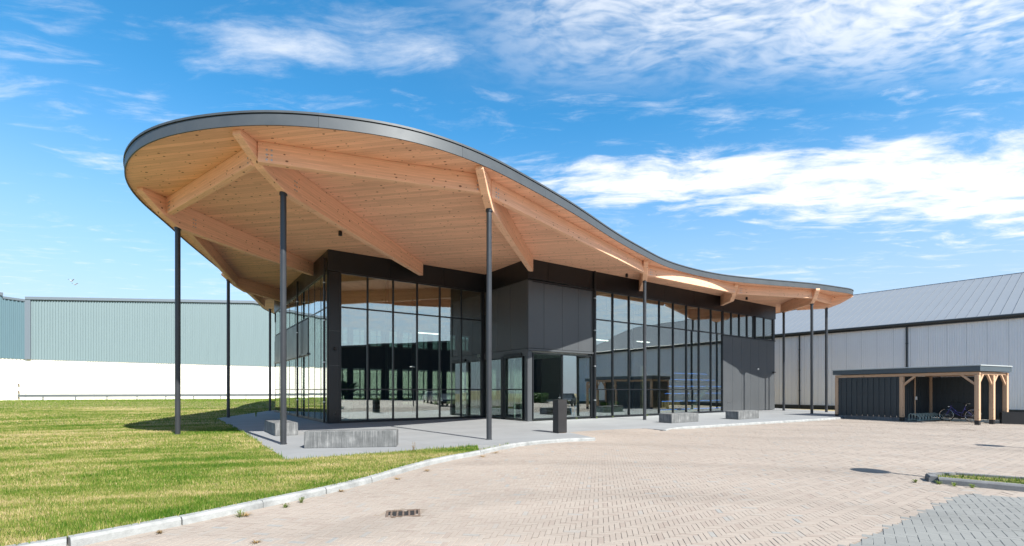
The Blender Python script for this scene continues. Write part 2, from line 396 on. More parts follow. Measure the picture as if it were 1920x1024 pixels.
def slab_mat():
    m = bpy.data.materials.new('terrace_concrete'); m.use_nodes = True; t = NT(m.node_tree); b = t.n['Principled BSDF']
    ge = t.node('ShaderNodeNewGeometry'); p = t.mapping(ge.outputs['Position'], rot=(0, 0, R(-35)))
    sp = t.node('ShaderNodeSeparateXYZ'); t.l.new(p, sp.inputs[0])
    def line(c, step, w):
        f = t.m('FRACT', t.m('DIVIDE', c, step)); e = t.m('MINIMUM', f, t.m('SUBTRACT', 1.0, f)); return t.sstep(e, w/step, 0.0)
    j = t.m('MAXIMUM', line(sp.outputs[0], 2.0, .008), line(sp.outputs[1], 1.0, .008))
    wn = t.node('ShaderNodeTexWhiteNoise', noise_dimensions='2D')
    t.l.new(t.comb(t.m('FLOOR', t.m('DIVIDE', sp.outputs[0], 2.0)), t.m('FLOOR', sp.outputs[1]), 0.0), wn.inputs['Vector'])
    n = t.noise(p, .9, 6, .62); n2 = t.noise(t.mapping(p, scale=(.3, 3, 1)), 3.0, 4, .6)
    lum = t.m('ADD', .80, t.m('ADD', t.m('MULTIPLY', n, .32), t.m('ADD', t.m('MULTIPLY', wn.outputs[0], .10), t.m('MULTIPLY', t.m('SUBTRACT', n2, .5), .16))))
    sc = t.node('ShaderNodeVectorMath', operation='SCALE'); sc.inputs[0].default_value = (.19, .20, .208); t.l.new(lum, sc.inputs['Scale'])
    t.l.new(t.mix(t.m('MULTIPLY', j, .55), sc.outputs[0], (.09, .09, .09, 1)), b.inputs['Base Color']); b.inputs['Roughness'].default_value = .75
    bp = t.node('ShaderNodeBump'); bp.inputs['Strength'].default_value = .3; bp.inputs['Distance'].default_value = .004
    t.l.new(t.m('SUBTRACT', n2, j), bp.inputs['Height']); t.l.new(bp.outputs[0], b.inputs['Normal']); return m
M_slab = slab_mat()

# ------------------------------------------------------------------ layout shared by ground pieces
PAVE = -0.10                                              # height of the brick paving (terrace and lawn are at 0)
RA, RB_ = Vector((2.6, 18.6)), Vector((5.6, 20.0))        # dropped kerb at the entrance
def pave_z(x, y):
    x = np.asarray(x, float); y = np.asarray(y, float)
    d = RB_-RA; L2 = d.length_squared
    t = np.clip(((x-RA.x)*d.x+(y-RA.y)*d.y)/L2, 0, 1)
    q = np.hypot(x-RA.x-t*d.x, y-RA.y-t*d.y)
    return PAVE + .094*np.exp(-(q/1.5)**2)
KERB = [(-11, 1.2, 0), (-7.2, 3.4, 0)] + [at(*p) for p in ((16.6,1024),(166,997),(269,980),(360,962),(499,934),(600,914),(672,898),(749,876),(816,859),(899,844),(955,832),(1046,823),(1113,820.4))]
KERB = [Vector(p) for p in KERB]
PLAT_FRONT = [at(*p) for p in ((533,862),(600,857),(760,845),(895,835))]
PLAT_LEFT = [at(*p) for p in ((505,770),(403,785),(425,795),(452,809),(519,850))]
PLAT_RIGHT = [at(*p) for p in ((1113,820.4),(1063,810),(1130,806),(1204,803),(1243,806),(1263,801.5),(1330,797),(1420,791.5),(1500,787),(1572,782.5))]
PLAT = [Vector((-18.9, 45, 0))] + PLAT_LEFT + PLAT_FRONT + KERB[-3:-1] + PLAT_RIGHT + [Vector((21.5, 30.4, 0)), Vector((24.2, 35, 0)), Vector((23, 42, 0)), Vector((12, 52, 0)), Vector((-8, 53, 0))]
LAWN = [Vector((-75, 1.2, 0))] + KERB[:-3] + [PLAT_FRONT[-1], PLAT_FRONT[1], PLAT_FRONT[0], PLAT_LEFT[-1], PLAT_LEFT[-2], PLAT_LEFT[-3], PLAT_LEFT[1], PLAT_LEFT[0], Vector((-18.8, 41, 0)), Vector((-75, 41, 0))]
GREY = [at(*p, PAVE) for p in ((1560,1040),(1640,1003),(1800,926.5),(1960,937))] + [Vector((9.4, 4.0, 0)), Vector((3.2, 4.0, 0))]
ISL = [Vector(p+(0,)) for p in ((7.80, 8.78), (8.65, 8.06), (10.7, 6.4), (11.3, 7.05), (9.25, 8.72), (8.5, 9.18), (8.0, 9.10))]

M_greybed = mat('grey_jointing', (.155, .16, .157), .9, 0, 6, .3)
# ground to the horizon
gb = MB(); gb.add([(-900,-600,-.17),(900,-600,-.17),(900,1500,-.17),(-900,1500,-.17)], [(0,1,2,3)])
tag(gb.build('ground', M_ground), kind='structure')

# paving bed: a grid that follows the dropped kerb
xs = np.arange(-12, 47, .5); ys = np.arange(-25, 39, .5)
b = MB(); XX, YY = np.meshgrid(xs, ys, indexing='ij'); ZZ = pave_z(XX, YY) - .012
b.v = [tuple(p) for p in np.stack([XX.ravel(), YY.ravel(), ZZ.ravel()], 1)]
ny = len(ys); far_face = []
for i in range(len(xs)-1):
    for j in range(ny-1):
        X0, Y0 = xs[i]+.25, ys[j]+.25
        if .785*X0+.62*Y0 > 45.5: continue
        far_face.append(abs(X0) > 1.14*Y0 or Y0 < 4.2 or Y0 > 33)
        b.f.append((i*ny+j, (i+1)*ny+j, (i+1)*ny+j+1, i*ny+j+1))
pm_ = bpy.data.materials.new('brick_paving_far'); pm_.use_nodes = True; t_ = NT(pm_.node_tree); bt = t_.node('ShaderNodeTexBrick')
t_.l.new(t_.node('ShaderNodeNewGeometry').outputs['Position'], bt.inputs['Vector']); bt.inputs['Scale'].default_value = 1.0; bt.inputs['Brick Width'].default_value = .204; bt.inputs['Row Height'].default_value = .068; bt.inputs['Mortar Size'].default_value = .003
bt.inputs['Color1'].default_value = (.258, .218, .187, 1); bt.inputs['Color2'].default_value = (.276, .240, .206, 1); bt.inputs['Mortar'].default_value = (.15, .12, .095, 1)
t_.l.new(bt.outputs['Color'], t_.n['Principled BSDF'].inputs['Base Color']); t_.n['Principled BSDF'].inputs['Roughness'].default_value = .85
pavement = tag(b.build('brick_pavement', M_bed), kind='structure'); pavement.data.materials.append(pm_)
pavement.data.polygons.foreach_set('material_index', np.array(far_face, np.int32))

def brick_mesh(name, l, w, h, m, c=.004):
    b = MB(); a, d = l/2, w/2
    b.add([(-a,-d,-h),(a,-d,-h),(a,d,-h),(-a,d,-h),(-a,-d,-c),(a,-d,-c),(a,d,-c),(-a,d,-c),(-a+c,-d+c,0),(a-c,-d+c,0),(a-c,d-c,0),(-a+c,d-c,0)],
          [(0,1,5,4),(1,2,6,5),(2,3,7,6),(3,0,4,7),(4,5,9,8),(5,6,10,9),(6,7,11,10),(7,4,8,11),(8,9,10,11)])
    return b.mesh(name, m)
def herring(Wd, n, ang, x0, x1, y0, y1):
    """centres and orientations of herringbone bricks (length n*Wd) over a rectangle"""
    ca, sa = math.cos(ang), math.sin(ang); cx, cy = (x0+x1)/2, (y0+y1)/2
    rad = math.hypot(x1-x0, y1-y0)/2; N = int(rad/Wd)+2*n
    I, J = np.meshgrid(np.arange(-N, N), np.arange(-N, N), indexing='ij'); k = (I-J) % (2*n)
    out = []
    for sel, ox, oy, rot in ((k == 0, n/2, .5, 0.0), (k == 2*n-1, .5, n/2, PI/2)):
        a = (I[sel]+ox)*Wd; c = (J[sel]+oy)*Wd
        X = cx+ca*a-sa*c; Y = cy+sa*a+ca*c
        ok = (X > x0) & (X < x1) & (Y > y0) & (Y < y1)
        out.append(np.stack([X[ok], Y[ok], np.full(ok.sum(), ang+rot)], 1))
    return np.concatenate(out)
def lay(parent, pts, l, w, mat_one, mat_field, name, zfun, far=13.0, njit=.0012):
    """nearest 300 as single bricks, the rest as one field mesh"""
    px = pts[:,0]/pts[:,1]
    d = pts[:,1]; order = np.argsort(d)
    vis = np.abs(px) < 960/FP*1.0
    vis &= (EYE-PAVE)*FP/d < (1024-HY)*1.03
    near = [i for i in order if vis[i]][:300]
    me = brick_mesh(name, l, w, .05, mat_one)
    z = zfun(pts[:,0], pts[:,1]) + rng.normal(0, njit, len(pts))
    for i in near:
        o = link(name, me, parent, (pts[i,0], pts[i,1], z[i]), pts[i,2])
    rest = np.ones(len(pts), bool); rest[near] = False; rp = pts[rest]; rz = z[rest]
    n = len(rp); ca, sa = np.cos(rp[:,2]), np.sin(rp[:,2]); a, b2 = l/2, w/2
    c = .004
    loc = np.array([(-a,-b2,-.03),(a,-b2,-.03),(a,b2,-.03),(-a,b2,-.03),(-a+.0015,-b2+.0015,-.0),(a-.0015,-b2+.0015,0),(a-.0015,b2-.0015,0),(-a+.0015,b2-.0015,0)])
    V = np.empty((n, 8, 3)); V[:,:,0] = rp[:,0,None]+ca[:,None]*loc[:,0]-sa[:,None]*loc[:,1]
    V[:,:,1] = rp[:,1,None]+sa[:,None]*loc[:,0]+ca[:,None]*loc[:,1]; V[:,:,2] = rz[:,None]+loc[:,2]
    # follow the slope at the dropped kerb
    V[:,:,2] = zfun(V[:,:,0], V[:,:,1]) + (rz-zfun(rp[:,0], rp[:,1]))[:,None] + loc[:,2]
    F = np.array([(4,5,6,7),(0,1,5,4),(1,2,6,5),(2,3,7,6),(3,0,4,7)])
    FF = (F[None]+8*np.arange(n)[:,None,None]).reshape(-1, 4)
    me = bpy.data.meshes.new(name+'_field'); me.vertices.add(n*8); me.vertices.foreach_set('co', V.ravel())
    me.loops.add(FF.size); me.loops.foreach_set('vertex_index', FF.ravel().astype(np.int32)); me.polygons.add(len(FF))
    me.polygons.foreach_set('loop_start', np.arange(0, FF.size, 4, dtype=np.int32)); me.update(calc_edges=True); me.polygons.foreach_set('use_smooth', [False]*len(FF)); me.validate()
    at_ = me.attributes.new('tint', 'FLOAT', 'POINT'); at_.data.foreach_set('value', np.repeat(rng.random(n), 8).astype(np.float32))
    me.materials.append(mat_field); o = link(name+'_field', me, parent); o['kind'] = 'stuff'
H = herring(.068, 3, R(-10.4), -9.5, 38, 4.3, 33)
x, y = H[:,0], H[:,1]
ok = (np.abs(x/y) < 1.12)
drain_box = [(-1.78, 6.42), (-1.22, 6.42), (-1.22, 6.83), (-1.78, 6.83)]
for poly in (PLAT, LAWN, GREY, ISL, drain_box): ok &= ~inside(poly, x, y)
ok &= (.785*x+.62*y < 45)
lay(pavement, H[ok], .2010, .0651, M_brick, M_brickm, 'brick', pave_z)
greyp = poly_sheet('grey_pavement', GREY, PAVE-.001, M_greybed); tag(greyp, kind='structure')
H = herring(.105, 2, R(-36), 2.5, 11, 4.2, 9)
ok = inside(GREY, H[:,0], H[:,1]) & (np.abs(H[:,0]/H[:,1]) < 1.15)
lay(greyp, H[ok], .2085, .1035, M_grey, M_greym, 'paver', lambda a, c: np.zeros_like(np.asarray(a, float))+PAVE+.005)

# terrace
plat = poly_sheet('terrace', PLAT, 0.0, M_slab, thick=.16); tag(plat, kind='structure')

# kerbs
def kerb_run(name, pts, step, mat_, width=.13, h0=-.16, top=.006, smooth=True):
    k = bpy.data.objects.new(name, None); COL.objects.link(k); k['kind'] = 'structure'; k.location = (pts[0][0], pts[0][1], 0)
    cp = [Vector((p[0], p[1], 0)) for p in pts]
    if smooth: rp = resample(catmull(cp, 10), step)
    else:
        rp = []
        for q in range(len(cp)-1): m_ = max(1, int(round((cp[q+1]-cp[q]).length/step))); rp += [cp[q].lerp(cp[q+1], k_/m_) for k_ in range(m_)]
        rp.append(cp[-1])
    for i in range(len(rp)-1):
        seg = [p for p in (rp[i], rp[i].lerp(rp[i+1], .5), rp[i+1])]
        t = (rp[i+1]-rp[i]).normalized(); nrm = Vector((t.y, -t.x, 0)); g_ = .004
        a = rp[i]+t*g_; e = rp[i+1]-t*g_; jz = random.uniform(-.004, .004); ch = .022
        prof = [(0, h0), (0, top+jz), (width-ch, top+jz), (width-.006, top+jz-ch), (width, top+jz-ch-.01), (width+.012, h0)]
        b = MB(); n = len(prof)
        va = [a+nrm*p+Vector((0,0,q)) for p, q in prof]; ve = [e+nrm*p+Vector((0,0,q)) for p, q in prof]
        b.add(va+ve, [tuple(range(n)), tuple(range(2*n-1, n-1, -1))]+[(j, j+n, (j+1) % n+n, (j+1) % n) for j in range(n)])
        b.build('kerb_stone', mat_, k)
    return k
kerb_run('kerb', KERB, 1.08, M_conc)
kerb_run('terrace_kerb', PLAT_RIGHT[4:], 1.0, M_conc, .12, top=.004)
kerb_run('island_kerb', ISL + [ISL[0]], .95, M_block, .13, top=.01, smooth=False)
poly_sheet('island_soil', ISL, -.03, M_lawn)['kind'] = 'structure'

# lawn: flat near part, a low bank rising towards the hall behind it
tag(poly_sheet('lawn', LAWN, -.02, M_lawn), kind='structure')
b = MB(); nx, nyy = 60, 16
for i in range(nx+1):
    for j in range(nyy+1):
        X = -110+i*95/nx; Y = 40.6+j*34/nyy; tt = min(1, max(0, (Y-42)/9)); tt = tt*tt*(3-2*tt)
        b.v.append((X, Y, -.025+.42*tt))
b.f = [(i*(nyy+1)+j, (i+1)*(nyy+1)+j, (i+1)*(nyy+1)+j+1, i*(nyy+1)+j+1) for i in range(nx) for j in range(nyy)]
tag(b.build('lawn_bank', M_lawn, smooth=True), kind='structure')

def fbm(x, y, seed, sc):
    r = np.random.default_rng(seed); v = np.zeros_like(x); a = 1.0
    for o in range(4):
        for k in range(4):
            th = r.random()*2*PI; ph = r.random()*2*PI; f = sc*(1.9**o)*(.7+.6*r.random()); v += a*np.sin((x*math.cos(th)+y*math.sin(th))*f+ph+1.3*np.sin(y*f*.6+ph))
        a *= .6
    return v/5.0
def blades(name, px, py, pz, hgt, wid, dry, lean=.5, parent=None):
    n = len(px); th = rng.random(n)*2*PI; h = hgt*(.55+.75*rng.random(n)); w = wid*(.7+.6*rng.random(n))
    ln = lean*h*rng.random(n); la = rng.random(n)*2*PI
    V = np.empty((n, 3, 3)); c, s = np.cos(th)*w/2, np.sin(th)*w/2
    V[:,0] = np.stack([px-c, py-s, pz], 1); V[:,1] = np.stack([px+c, py+s, pz], 1); V[:,2] = np.stack([px+np.cos(la)*ln, py+np.sin(la)*ln, pz+h], 1)
    me = bpy.data.meshes.new(name); me.vertices.add(n*3); me.vertices.foreach_set('co', V.ravel()); me.loops.add(n*3)
    me.loops.foreach_set('vertex_index', np.arange(n*3, dtype=np.int32)); me.polygons.add(n); me.polygons.foreach_set('loop_start', np.arange(0, n*3, 3, dtype=np.int32))
    me.update(calc_edges=True)
    t = me.attributes.new('tint', 'FLOAT', 'POINT'); t.data.foreach_set('value', np.repeat(np.clip(dry, 0, 1), 3).astype(np.float32))
    me.materials.append(M_grass); return link(name, me, parent)
PX, PY, PZ, PH, PWd = [], [], [], [], []
for y0, y1, dens, hh, ww in ((4.4, 8, 6500, .055, .0075), (8, 13, 3000, .058, .011), (13, 22, 900, .065, .018), (22, 41, 190, .075, .034)):
    x0 = -1.12*y1; area = (0.5-x0)*(y1-y0); n = int(area*dens)
    ax = rng.uniform(x0, .5, n); ay = rng.uniform(y0, y1, n)
    ok = inside(LAWN, ax, ay) & (ax/ay > -1.12); ax, ay = ax[ok], ay[ok]
    PX.append(ax); PY.append(ay); PZ.append(np.full(len(ax), -.02)); PH.append(np.full(len(ax), hh)); PWd.append(np.full(len(ax), ww))
n = 42000; ax = rng.uniform(-62, -16, n); ay = rng.uniform(41, 62, n); tt = np.clip((ay-42)/9, 0, 1); tt = tt*tt*(3-2*tt)
PX.append(ax); PY.append(ay); PZ.append(-.025+.42*tt); PH.append(np.full(n, .10)); PWd.append(np.full(n, .05))
ax, ay, az, ah, aw = (np.concatenate(q) for q in (PX, PY, PZ, PH, PWd))
ca, sa = math.cos(R(-8)), math.sin(R(-8)); rx = ax*ca-ay*sa; ry = ax*sa+ay*ca
patch = .8*fbm(rx*.7, ry*1.1, 3, .6) + .75*fbm(rx*.8, ry*1.2, 9, 2.3)
dry = .575 + .50*patch + .16*fbm(rx*1.0, ry*2.2, 21, 6.0) + rng.normal(0, .23, len(ax)); dry = np.where((ay > 44), .36+rng.normal(0, .12, len(ax)), dry)
# the band against the kerb is greener
dk = np.full(len(ax), 9.0)
for p in resample(catmull(KERB[:-2], 6), .6): dk = np.minimum(dk, np.hypot(ax-p.x, ay-p.y))
dry -= .20*np.exp(-(dk/1.3)**2)
# ragged fringe where the lawn meets kerb and terrace
fr_ = [p for line, k in ((catmull(KERB[1:-2], 8), 1), (PLAT_FRONT, 1), (PLAT_LEFT[1:] + PLAT_FRONT[:1], 1)) for p in resample(line, .012)]
fx = np.array([p.x for p in fr_]) + rng.normal(0, .028, len(fr_)); fy = np.array([p.y for p in fr_]) + rng.normal(0, .028, len(fr_))
keep = fbm(fx, fy, 31, 3.0) + rng.normal(0, .25, len(fx)) > -.25; fx, fy = fx[keep], fy[keep]
ax, ay, az = np.concatenate([ax, fx]), np.concatenate([ay, fy]), np.concatenate([az, np.full(len(fx), -.015)])
ah, aw = np.concatenate([ah, rng.uniform(.05, .12, len(fx))]), np.concatenate([aw, .004+.0011*fy]); dry = np.concatenate([dry, .42+rng.normal(0, .25, len(fx))])
gr = blades('grass', ax, ay, az, ah*(1.0-.35*np.clip(dry, 0, 1)), aw, dry); tag(gr, 'short patchy green and straw coloured lawn grass', 'grass', kind='stuff')
n = 9000; ax = rng.uniform(7.4, 11.7, n); ay = rng.uniform(6.2, 9.9, n); ok = inside(ISL, ax, ay); ax, ay = ax[ok], ay[ok]
gi = blades('island_grass', ax, ay, np.full(len(ax), -.03), .06, .010, .30+rng.normal(0, .13, len(ax))); tag(gi, 'bright grass growing inside the dark kerbed island', 'grass', kind='stuff')

# ------------------------------------------------------------------ the pavilion
U2, V2 = Vector((math.cos(R(35)), math.sin(R(35)), 0)), Vector((-math.sin(R(35)), math.cos(R(35)), 0))
C0 = Vector((.8, 24.3, 0))
def st(s, t, z=0.0): return C0 + U2*s + V2*t + Vector((0, 0, z))
ZS = 8.25
BLD = thing('pavilion', C0, 'anthracite glass pavilion under a sweeping timber roof on slim columns', 'building')

# roof outline on the soffit plane
RP = [at(x, y, ZS) for x, y in ((504,583.5),(481,564),(441,528),(400,494),(346.5,449),(308,414),(270,382),(247,356),(235,334),(234,316),(244,291),(273,268),(303,256),(345,246),(417,236),(493,232),(560,233.5),(640,242),(757,259),(866,292),(933,321),(1021,368),(1080,402),(1149,446.6),(1196,473),(1259,503),(1343,523),(1430,532.5),(1521,540),(1556,544.5),(1587,549))]
RP += [Vector(p) for p in ((23.75, 33.3, ZS), (24.25, 34.2, ZS), (24.3, 35.3, ZS), (23.8, 38, ZS), (22.2, 43.5, ZS), (17.5, 49, ZS), (8, 52, ZS), (-4, 53.5, ZS), (-15, 51.5, ZS), (-20.5, 47.5, ZS))]
OUT = resample(catmull(RP, 8, True), .32, True)
OUT = [sum((OUT[(i+k) % len(OUT)] for k in (-3, -2, -1, 0, 1, 2, 3)), Vector((0,0,0)))/7 for i in range(len(OUT))]
for p in OUT: p.z = ZS
poly_sheet('soffit', OUT, ZS, M_soffit, BLD)
poly_sheet('roof_deck', OUT, ZS+.30, M_fascia, BLD)
# outward normals
cen = Vector((0, 32, ZS)); NO = []
area = sum(OUT[i].x*OUT[(i+1) % len(OUT)].y-OUT[(i+1) % len(OUT)].x*OUT[i].y for i in range(len(OUT)))
sg = 1 if area > 0 else -1
for i in range(len(OUT)):
    t = (OUT[(i+1) % len(OUT)]-OUT[i-1]).normalized(); NO.append(Vector((t.y, -t.x, 0))*sg)
def strip(idx, z0, z1, o0, o1, gap=0.0):
    b = MB(); n = len(idx); A = []
    for k, i in enumerate(idx):
        p, nn = OUT[i % len(OUT)].copy(), NO[i % len(OUT)]
        if gap and k in (0, n-1): q = OUT[idx[1 if k == 0 else n-2] % len(OUT)]; p = p+(q-p).normalized()*gap
        for o, z in ((o0, z0), (o1, z0), (o1, z1), (o0, z1)): A.append((p.x+nn.x*o, p.y+nn.y*o, z))
    F = []
    for k in range(n-1):
        for c in range(4): F.append((k*4+c, k*4+(c+1) % 4, (k+1)*4+(c+1) % 4, (k+1)*4+c))
    F += [(0,1,2,3), (4*n-1, 4*n-2, 4*n-3, 4*n-4)]
    b.add(A, F); return b
per = 12; N = len(OUT)
start = min(range(N), key=lambda i: (OUT[i]-at(605, 237, ZS)).length) % per
for k in range(0, N, per):
    idx = list(range(start+k, start+min(k+per, N)+1))
    strip(idx, ZS-.035, ZS+.25, 0.0, .035, .003).build('fascia_panel', M_fascia, BLD, smooth=True)
    strip(idx, ZS+.27, ZS+.325, -.02, .06, .0015).build('roof_edge_trim', M_fascia, BLD, smooth=True)
strip(list(range(N+1)), ZS+.25, ZS+.27, -.02, .012).build('fascia_shadow_gap', M_black, BLD)

# beams: local x runs along the beam so that the grain follows it
def beam(p0, p1, prof, width=.24, bolts=()):
    """p0 = outer tip, p1 = inner end (plan); prof(L) -> list of (distance, bottom height)"""
    p0, p1 = Vector((p0[0], p0[1], 0)), Vector((p1[0], p1[1], 0)); L = (p1-p0).length
    b = MB(); poly = [(0, ZS-.002), (L, ZS-.002)] + [(d, z) for d, z in reversed(prof(L))]
    b.prism(poly, Matrix.Identity(4), width)
    o = link('beam', b.mesh('beam', M_beam), BLD, p0, math.atan2(p1.y-p0.y, p1.x-p0.x)); bev(o, .012, 1)
    for d, zz, sd in bolts:
        m = MB(); y = sd*(width/2); m.lathe([(.028, 0), (.028, .008), (.012, .010)], 10, Matrix.Translation((d, y, zz)) @ Matrix.Rotation(-sd*PI/2, 4, 'X'))
        q = link('bolt', m.mesh('bolt', M_bolt), o); 
    return o
def radial(col_d, zi=7.62, zk=7.62, zc=7.36):
    return lambda L: [(0, ZS-.13), (min(.95, col_d*.55), zk), (col_d, zc), (L, zi)]
def bset(d, side, n=3, z0=7.62, dz=.13, dx=.10): return [(d+a*dx, z0+k*dz, side) for k in range(n) for a in range(2)]
def on(p0, p1, d): v = (Vector(p1)-Vector(p0)).normalized(); return (p0[0]+v.x*d, p0[1]+v.y*d)
RAD = {  # tip, inner end, distance of the column from the tip
 1: ((-12.22, 15.75), (-10.5, 25.25), 1.45), 2: ((-7.04, 12.25), (-4.78, 25.2), 1.88), 3: ((-.97, 14.2), (.96, 24.35), 1.25),
 4: ((6.85, 24.55), (7.86, 29.28), 1.05), 5: ((14.05, 30.05), (14.95, 34.25), 1.2), 6: ((20.05, 31.45), (21.05, 37.4), .9)}
for k, (a, e, cd) in RAD.items():
    bl = bset(2.25 if k == 2 else 2.0, -1, 3) if k in (1, 2) else []
    beam(a, e, radial(cd, zi=7.60, zc=7.36), bolts=bl)
beam((23.95, 33.75), (20.85, 35.1), lambda L: [(0, ZS-.12), (.75, 7.7), (1.5, 7.42), (L, 7.42)])
beam((-16.45, 27.3), (-15.35, 32.4), lambda L: [(0, ZS-.12), (.9, 7.7), (1.7, 7.5), (L, 7.5)])
def knot(k, d): a, e, _ = RAD[k]; return on(a, e, d)
def edge(p0, p1, depth=.56):
    v = (Vector(p1)-Vector(p0)).normalized(); a = Vector(p0)+v*.12; c = Vector(p1)-v*.12; L = (c-a).length
    bl = [(d, ZS-depth+.09+k*.13, s) for s in (-1,) for d in (.22, .34) for k in range(3)] + [(L-d, ZS-depth+.09+k*.13, -1) for d in (.16,) for k in range(3)]
    beam(a, c, lambda L: [(0, ZS-depth), (L, ZS-depth)], .20, bl)
edge(knot(1, 1.05), knot(2, .75)); edge(knot(2, .62), knot(3, .78)); edge(knot(3, .95), knot(4, .72))
edge(knot(4, 1.05), knot(5, .35)); edge(knot(5, .5), knot(6, .62)); edge(knot(6, .8), (22.75, 34.27))
edge(knot(1, 1.35), (-16.25, 28.3)); edge((-16.1, 28.9), (-18.4, 35.6)); 

# columns
def column(x, y, ztop, z0=0.0):
    b = MB(); M = Matrix.Translation((x, y, 0))
    b.lathe([(.10, z0-.06), (.10, z0+.02), (.086, z0+.03), (.086, ztop-.05), (.11, ztop-.05), (.11, ztop+.03)], 20, M)
    b.build('column', M_col, BLD, smooth=True)
COLS = []
for k in (1, 2, 3, 4, 6):
    p = on(RAD[k][0], RAD[k][1], RAD[k][2]); COLS.append(p); column(p[0], p[1], 7.37, -.02 if k == 1 else 0)
column(22.5, 34.35, 7.44); column(21.0, 37.1, 7.60); column(-16.4, 27.75, 7.95); column(-18.35, 36.4, 7.7)
# spotlights under the soffit
for x, y in ((638, 433), (1175, 513), (1400, 557), (760, 466)):
    p = at(x, y, ZS)
    if (x, y) == (760, 466): continue
    b = MB(); b.lathe([(.075, ZS-.20), (.08, ZS-.195), (.08, ZS-.03), (.05, ZS-.025), (.05, ZS)], 14, Matrix.Translation((p.x, p.y, 0))); b.build('spotlight', M_black, BLD, smooth=True)

class Facade:
    def __init__(s, p, d, out): s.p = Vector(p); s.d = Vector(d); s.o = Vector(out)
    def box(s, name, a0, a1, z0, z1, o0, o1, m, bevel=0.0):
        M = Matrix((s.d, s.o, Vector((0,0,1)))).transposed().to_4x4(); M.translation = s.p
        b = MB(); b.box((a0, o0, z0), (a1, o1, z1), M); return b.build(name, m, BLD, bevel=bevel)
    def glaze(s, aa, zz, skip=(), w=.032, pr=.035):
        """mullions at aa, transoms at zz, one pane per opening"""
        for i, a in enumerate(aa): s.box('mullion', a-w, a+w, zz[0]-.03, zz[-1]+.03, -.09, pr, M_black)
        for z in zz:
            for i in range(len(aa)-1): s.box('transom', aa[i]+w, aa[i+1]-w, z-.03, z+.03, -.085, pr*.8, M_black)
        for i in range(len(aa)-1):
            for j in range(len(zz)-1):
                if (i, j) in skip: continue
                M = Matrix((s.d, s.o, Vector((0,0,1)))).transposed().to_4x4(); M.translation = s.p
                ca, cz = (aa[i]+aa[i+1])/2, (zz[j]+zz[j+1])/2; ha, hz_ = (aa[i+1]-aa[i])/2-.028, (zz[j+1]-zz[j])/2-.026
                T = M @ Matrix.Translation((ca, -.04, cz)) @ Matrix.Rotation(random.gauss(0, .0022), 4, 'Z') @ Matrix.Rotation(random.gauss(0, .0016), 4, 'X')
                MB().box((-ha, -.006, -hz_), (ha, .006, hz_), T).build('glass_pane', M_glass, BLD)
    def panels(s, aa, z0, z1, o0=-.1, o1=.0, m=None, name='wall_panel'):
        for i in range(len(aa)-1): s.box(name, aa[i]+.006, aa[i+1]-.006, z0, z1, o0, o1, m or M_panel, .006)
def lin(a, c, n): return [a+(c-a)*i/n for i in range(n+1)]
ZG = [.09, 1.62, 5.58, 7.22]
FR = Facade(st(0, 0), U2, -V2)
FR.box('corner_post', 0, .26, 0, 3.58, -.2, .02, M_panel, .01)
FR.glaze([.32, 2.3, 4.44], [.10, 3.48])
FR.box('lintel', 0.0, 4.56, 3.60, 3.70, -.2, .05, M_panel)
FR.box('corner_post', 0, .24, 3.72, 7.2, -.1, .045, M_panel, .01)
FR.panels([.26, 1.05, 2.3, 3.45, 4.56], 3.72, 7.12)
FR.box('panel_cap', 0.0, 4.56, 7.13, 7.2, -.1, .05, M_black)
FR.panels([0, 1.3, 4.3, 4.75, 7.5, 10.8, 14.0, 17.4, 21, 24.85], 7.26, ZS, -.25, .03, M_black, 'parapet_panel')
FR.box('end_post', 4.50, 4.60, 0, 3.6, -.1, .03, M_black); FR.box('end_post', 4.6, 4.69, 0, 7.25, -.12, .0, M_black)
gx = lin(4.76, 17.36, 9); FR.glaze(gx, ZG)
FR.box('sill', 4.7, 17.4, 0, .06, -.12, .06, M_black)
FR.panels(lin(17.42, 24.7, 6), .03, 5.46, -.1, .02); FR.box('panel_cap', 17.42, 24.75, 5.46, 5.52, -.1, .06, M_black)
FR.glaze(lin(17.44, 21.7, 4)[:4] + [21.0, 21.6, 22.9, 24.3][:0] + [21.55], [5.55, 7.22]); FR.glaze([21.8, 23.1, 24.45], [5.55, 7.22])
FR.box('end_post', 24.5, 24.72, 5.5, 7.25, -.2, .02, M_black)
# small wall lamp, lever and camera
b = MB(); b.lathe([(.07, 0), (.07, .05), (.04, .08)], 12, frame(st(22.15, -.02, 3.2), U2, -V2)); b.build('wall_lamp', M_white, BLD, smooth=True)
FR.box('door_handle', 24.35, 24.6, 2.95, 3.05, .02, .16, M_black, .02)
# downpipe with brackets
def downpipe(p, z1=ZS, r=.055):
    b = MB(); b.tube([(p.x, p.y, .04), (p.x, p.y, z1)], r, 12); o = b.build('downpipe', M_black, BLD, smooth=True)
    for z in (1.0, 2.9, 4.9, 6.7):
        m = MB(); m.lathe([(r+.015, z), (r+.015, z+.05)], 12, Matrix.Translation((p.x, p.y, 0))); m.build('pipe_bracket', M_steel, o)
downpipe(st(4.62, -.10))
EN = Facade(st(0, 4.15), -V2, -U2)                              # side of the entrance block
EN.box('corner_post', 3.9, 4.15, 0, 3.58, -.05, .02, M_panel, .01)
EN.glaze([.15, 1.75], [.08, 1.62, 3.3]); EN.glaze([2.0, 3.72], [.08, 1.62, 3.3])
EN.box('door_post', 1.78, 1.97, 0, 3.4, -.1, .05, M_black); EN.box('lintel', 0, 4.13, 3.34, 3.70, -.2, .03, M_panel)
EN.box('door_operator', 2.1, 3.7, 3.36, 3.50, .03, .10, M_black)
EN.panels([.05, 1.3, 2.6, 3.88], 3.72, 7.2); EN.box('corner_post', 3.89, 4.13, 3.72, 7.2, -.1, .03, M_panel)
EN.panels([0, 2.1, 4.12], 7.22, ZS, -.2, .0, M_black, 'parapet_panel')
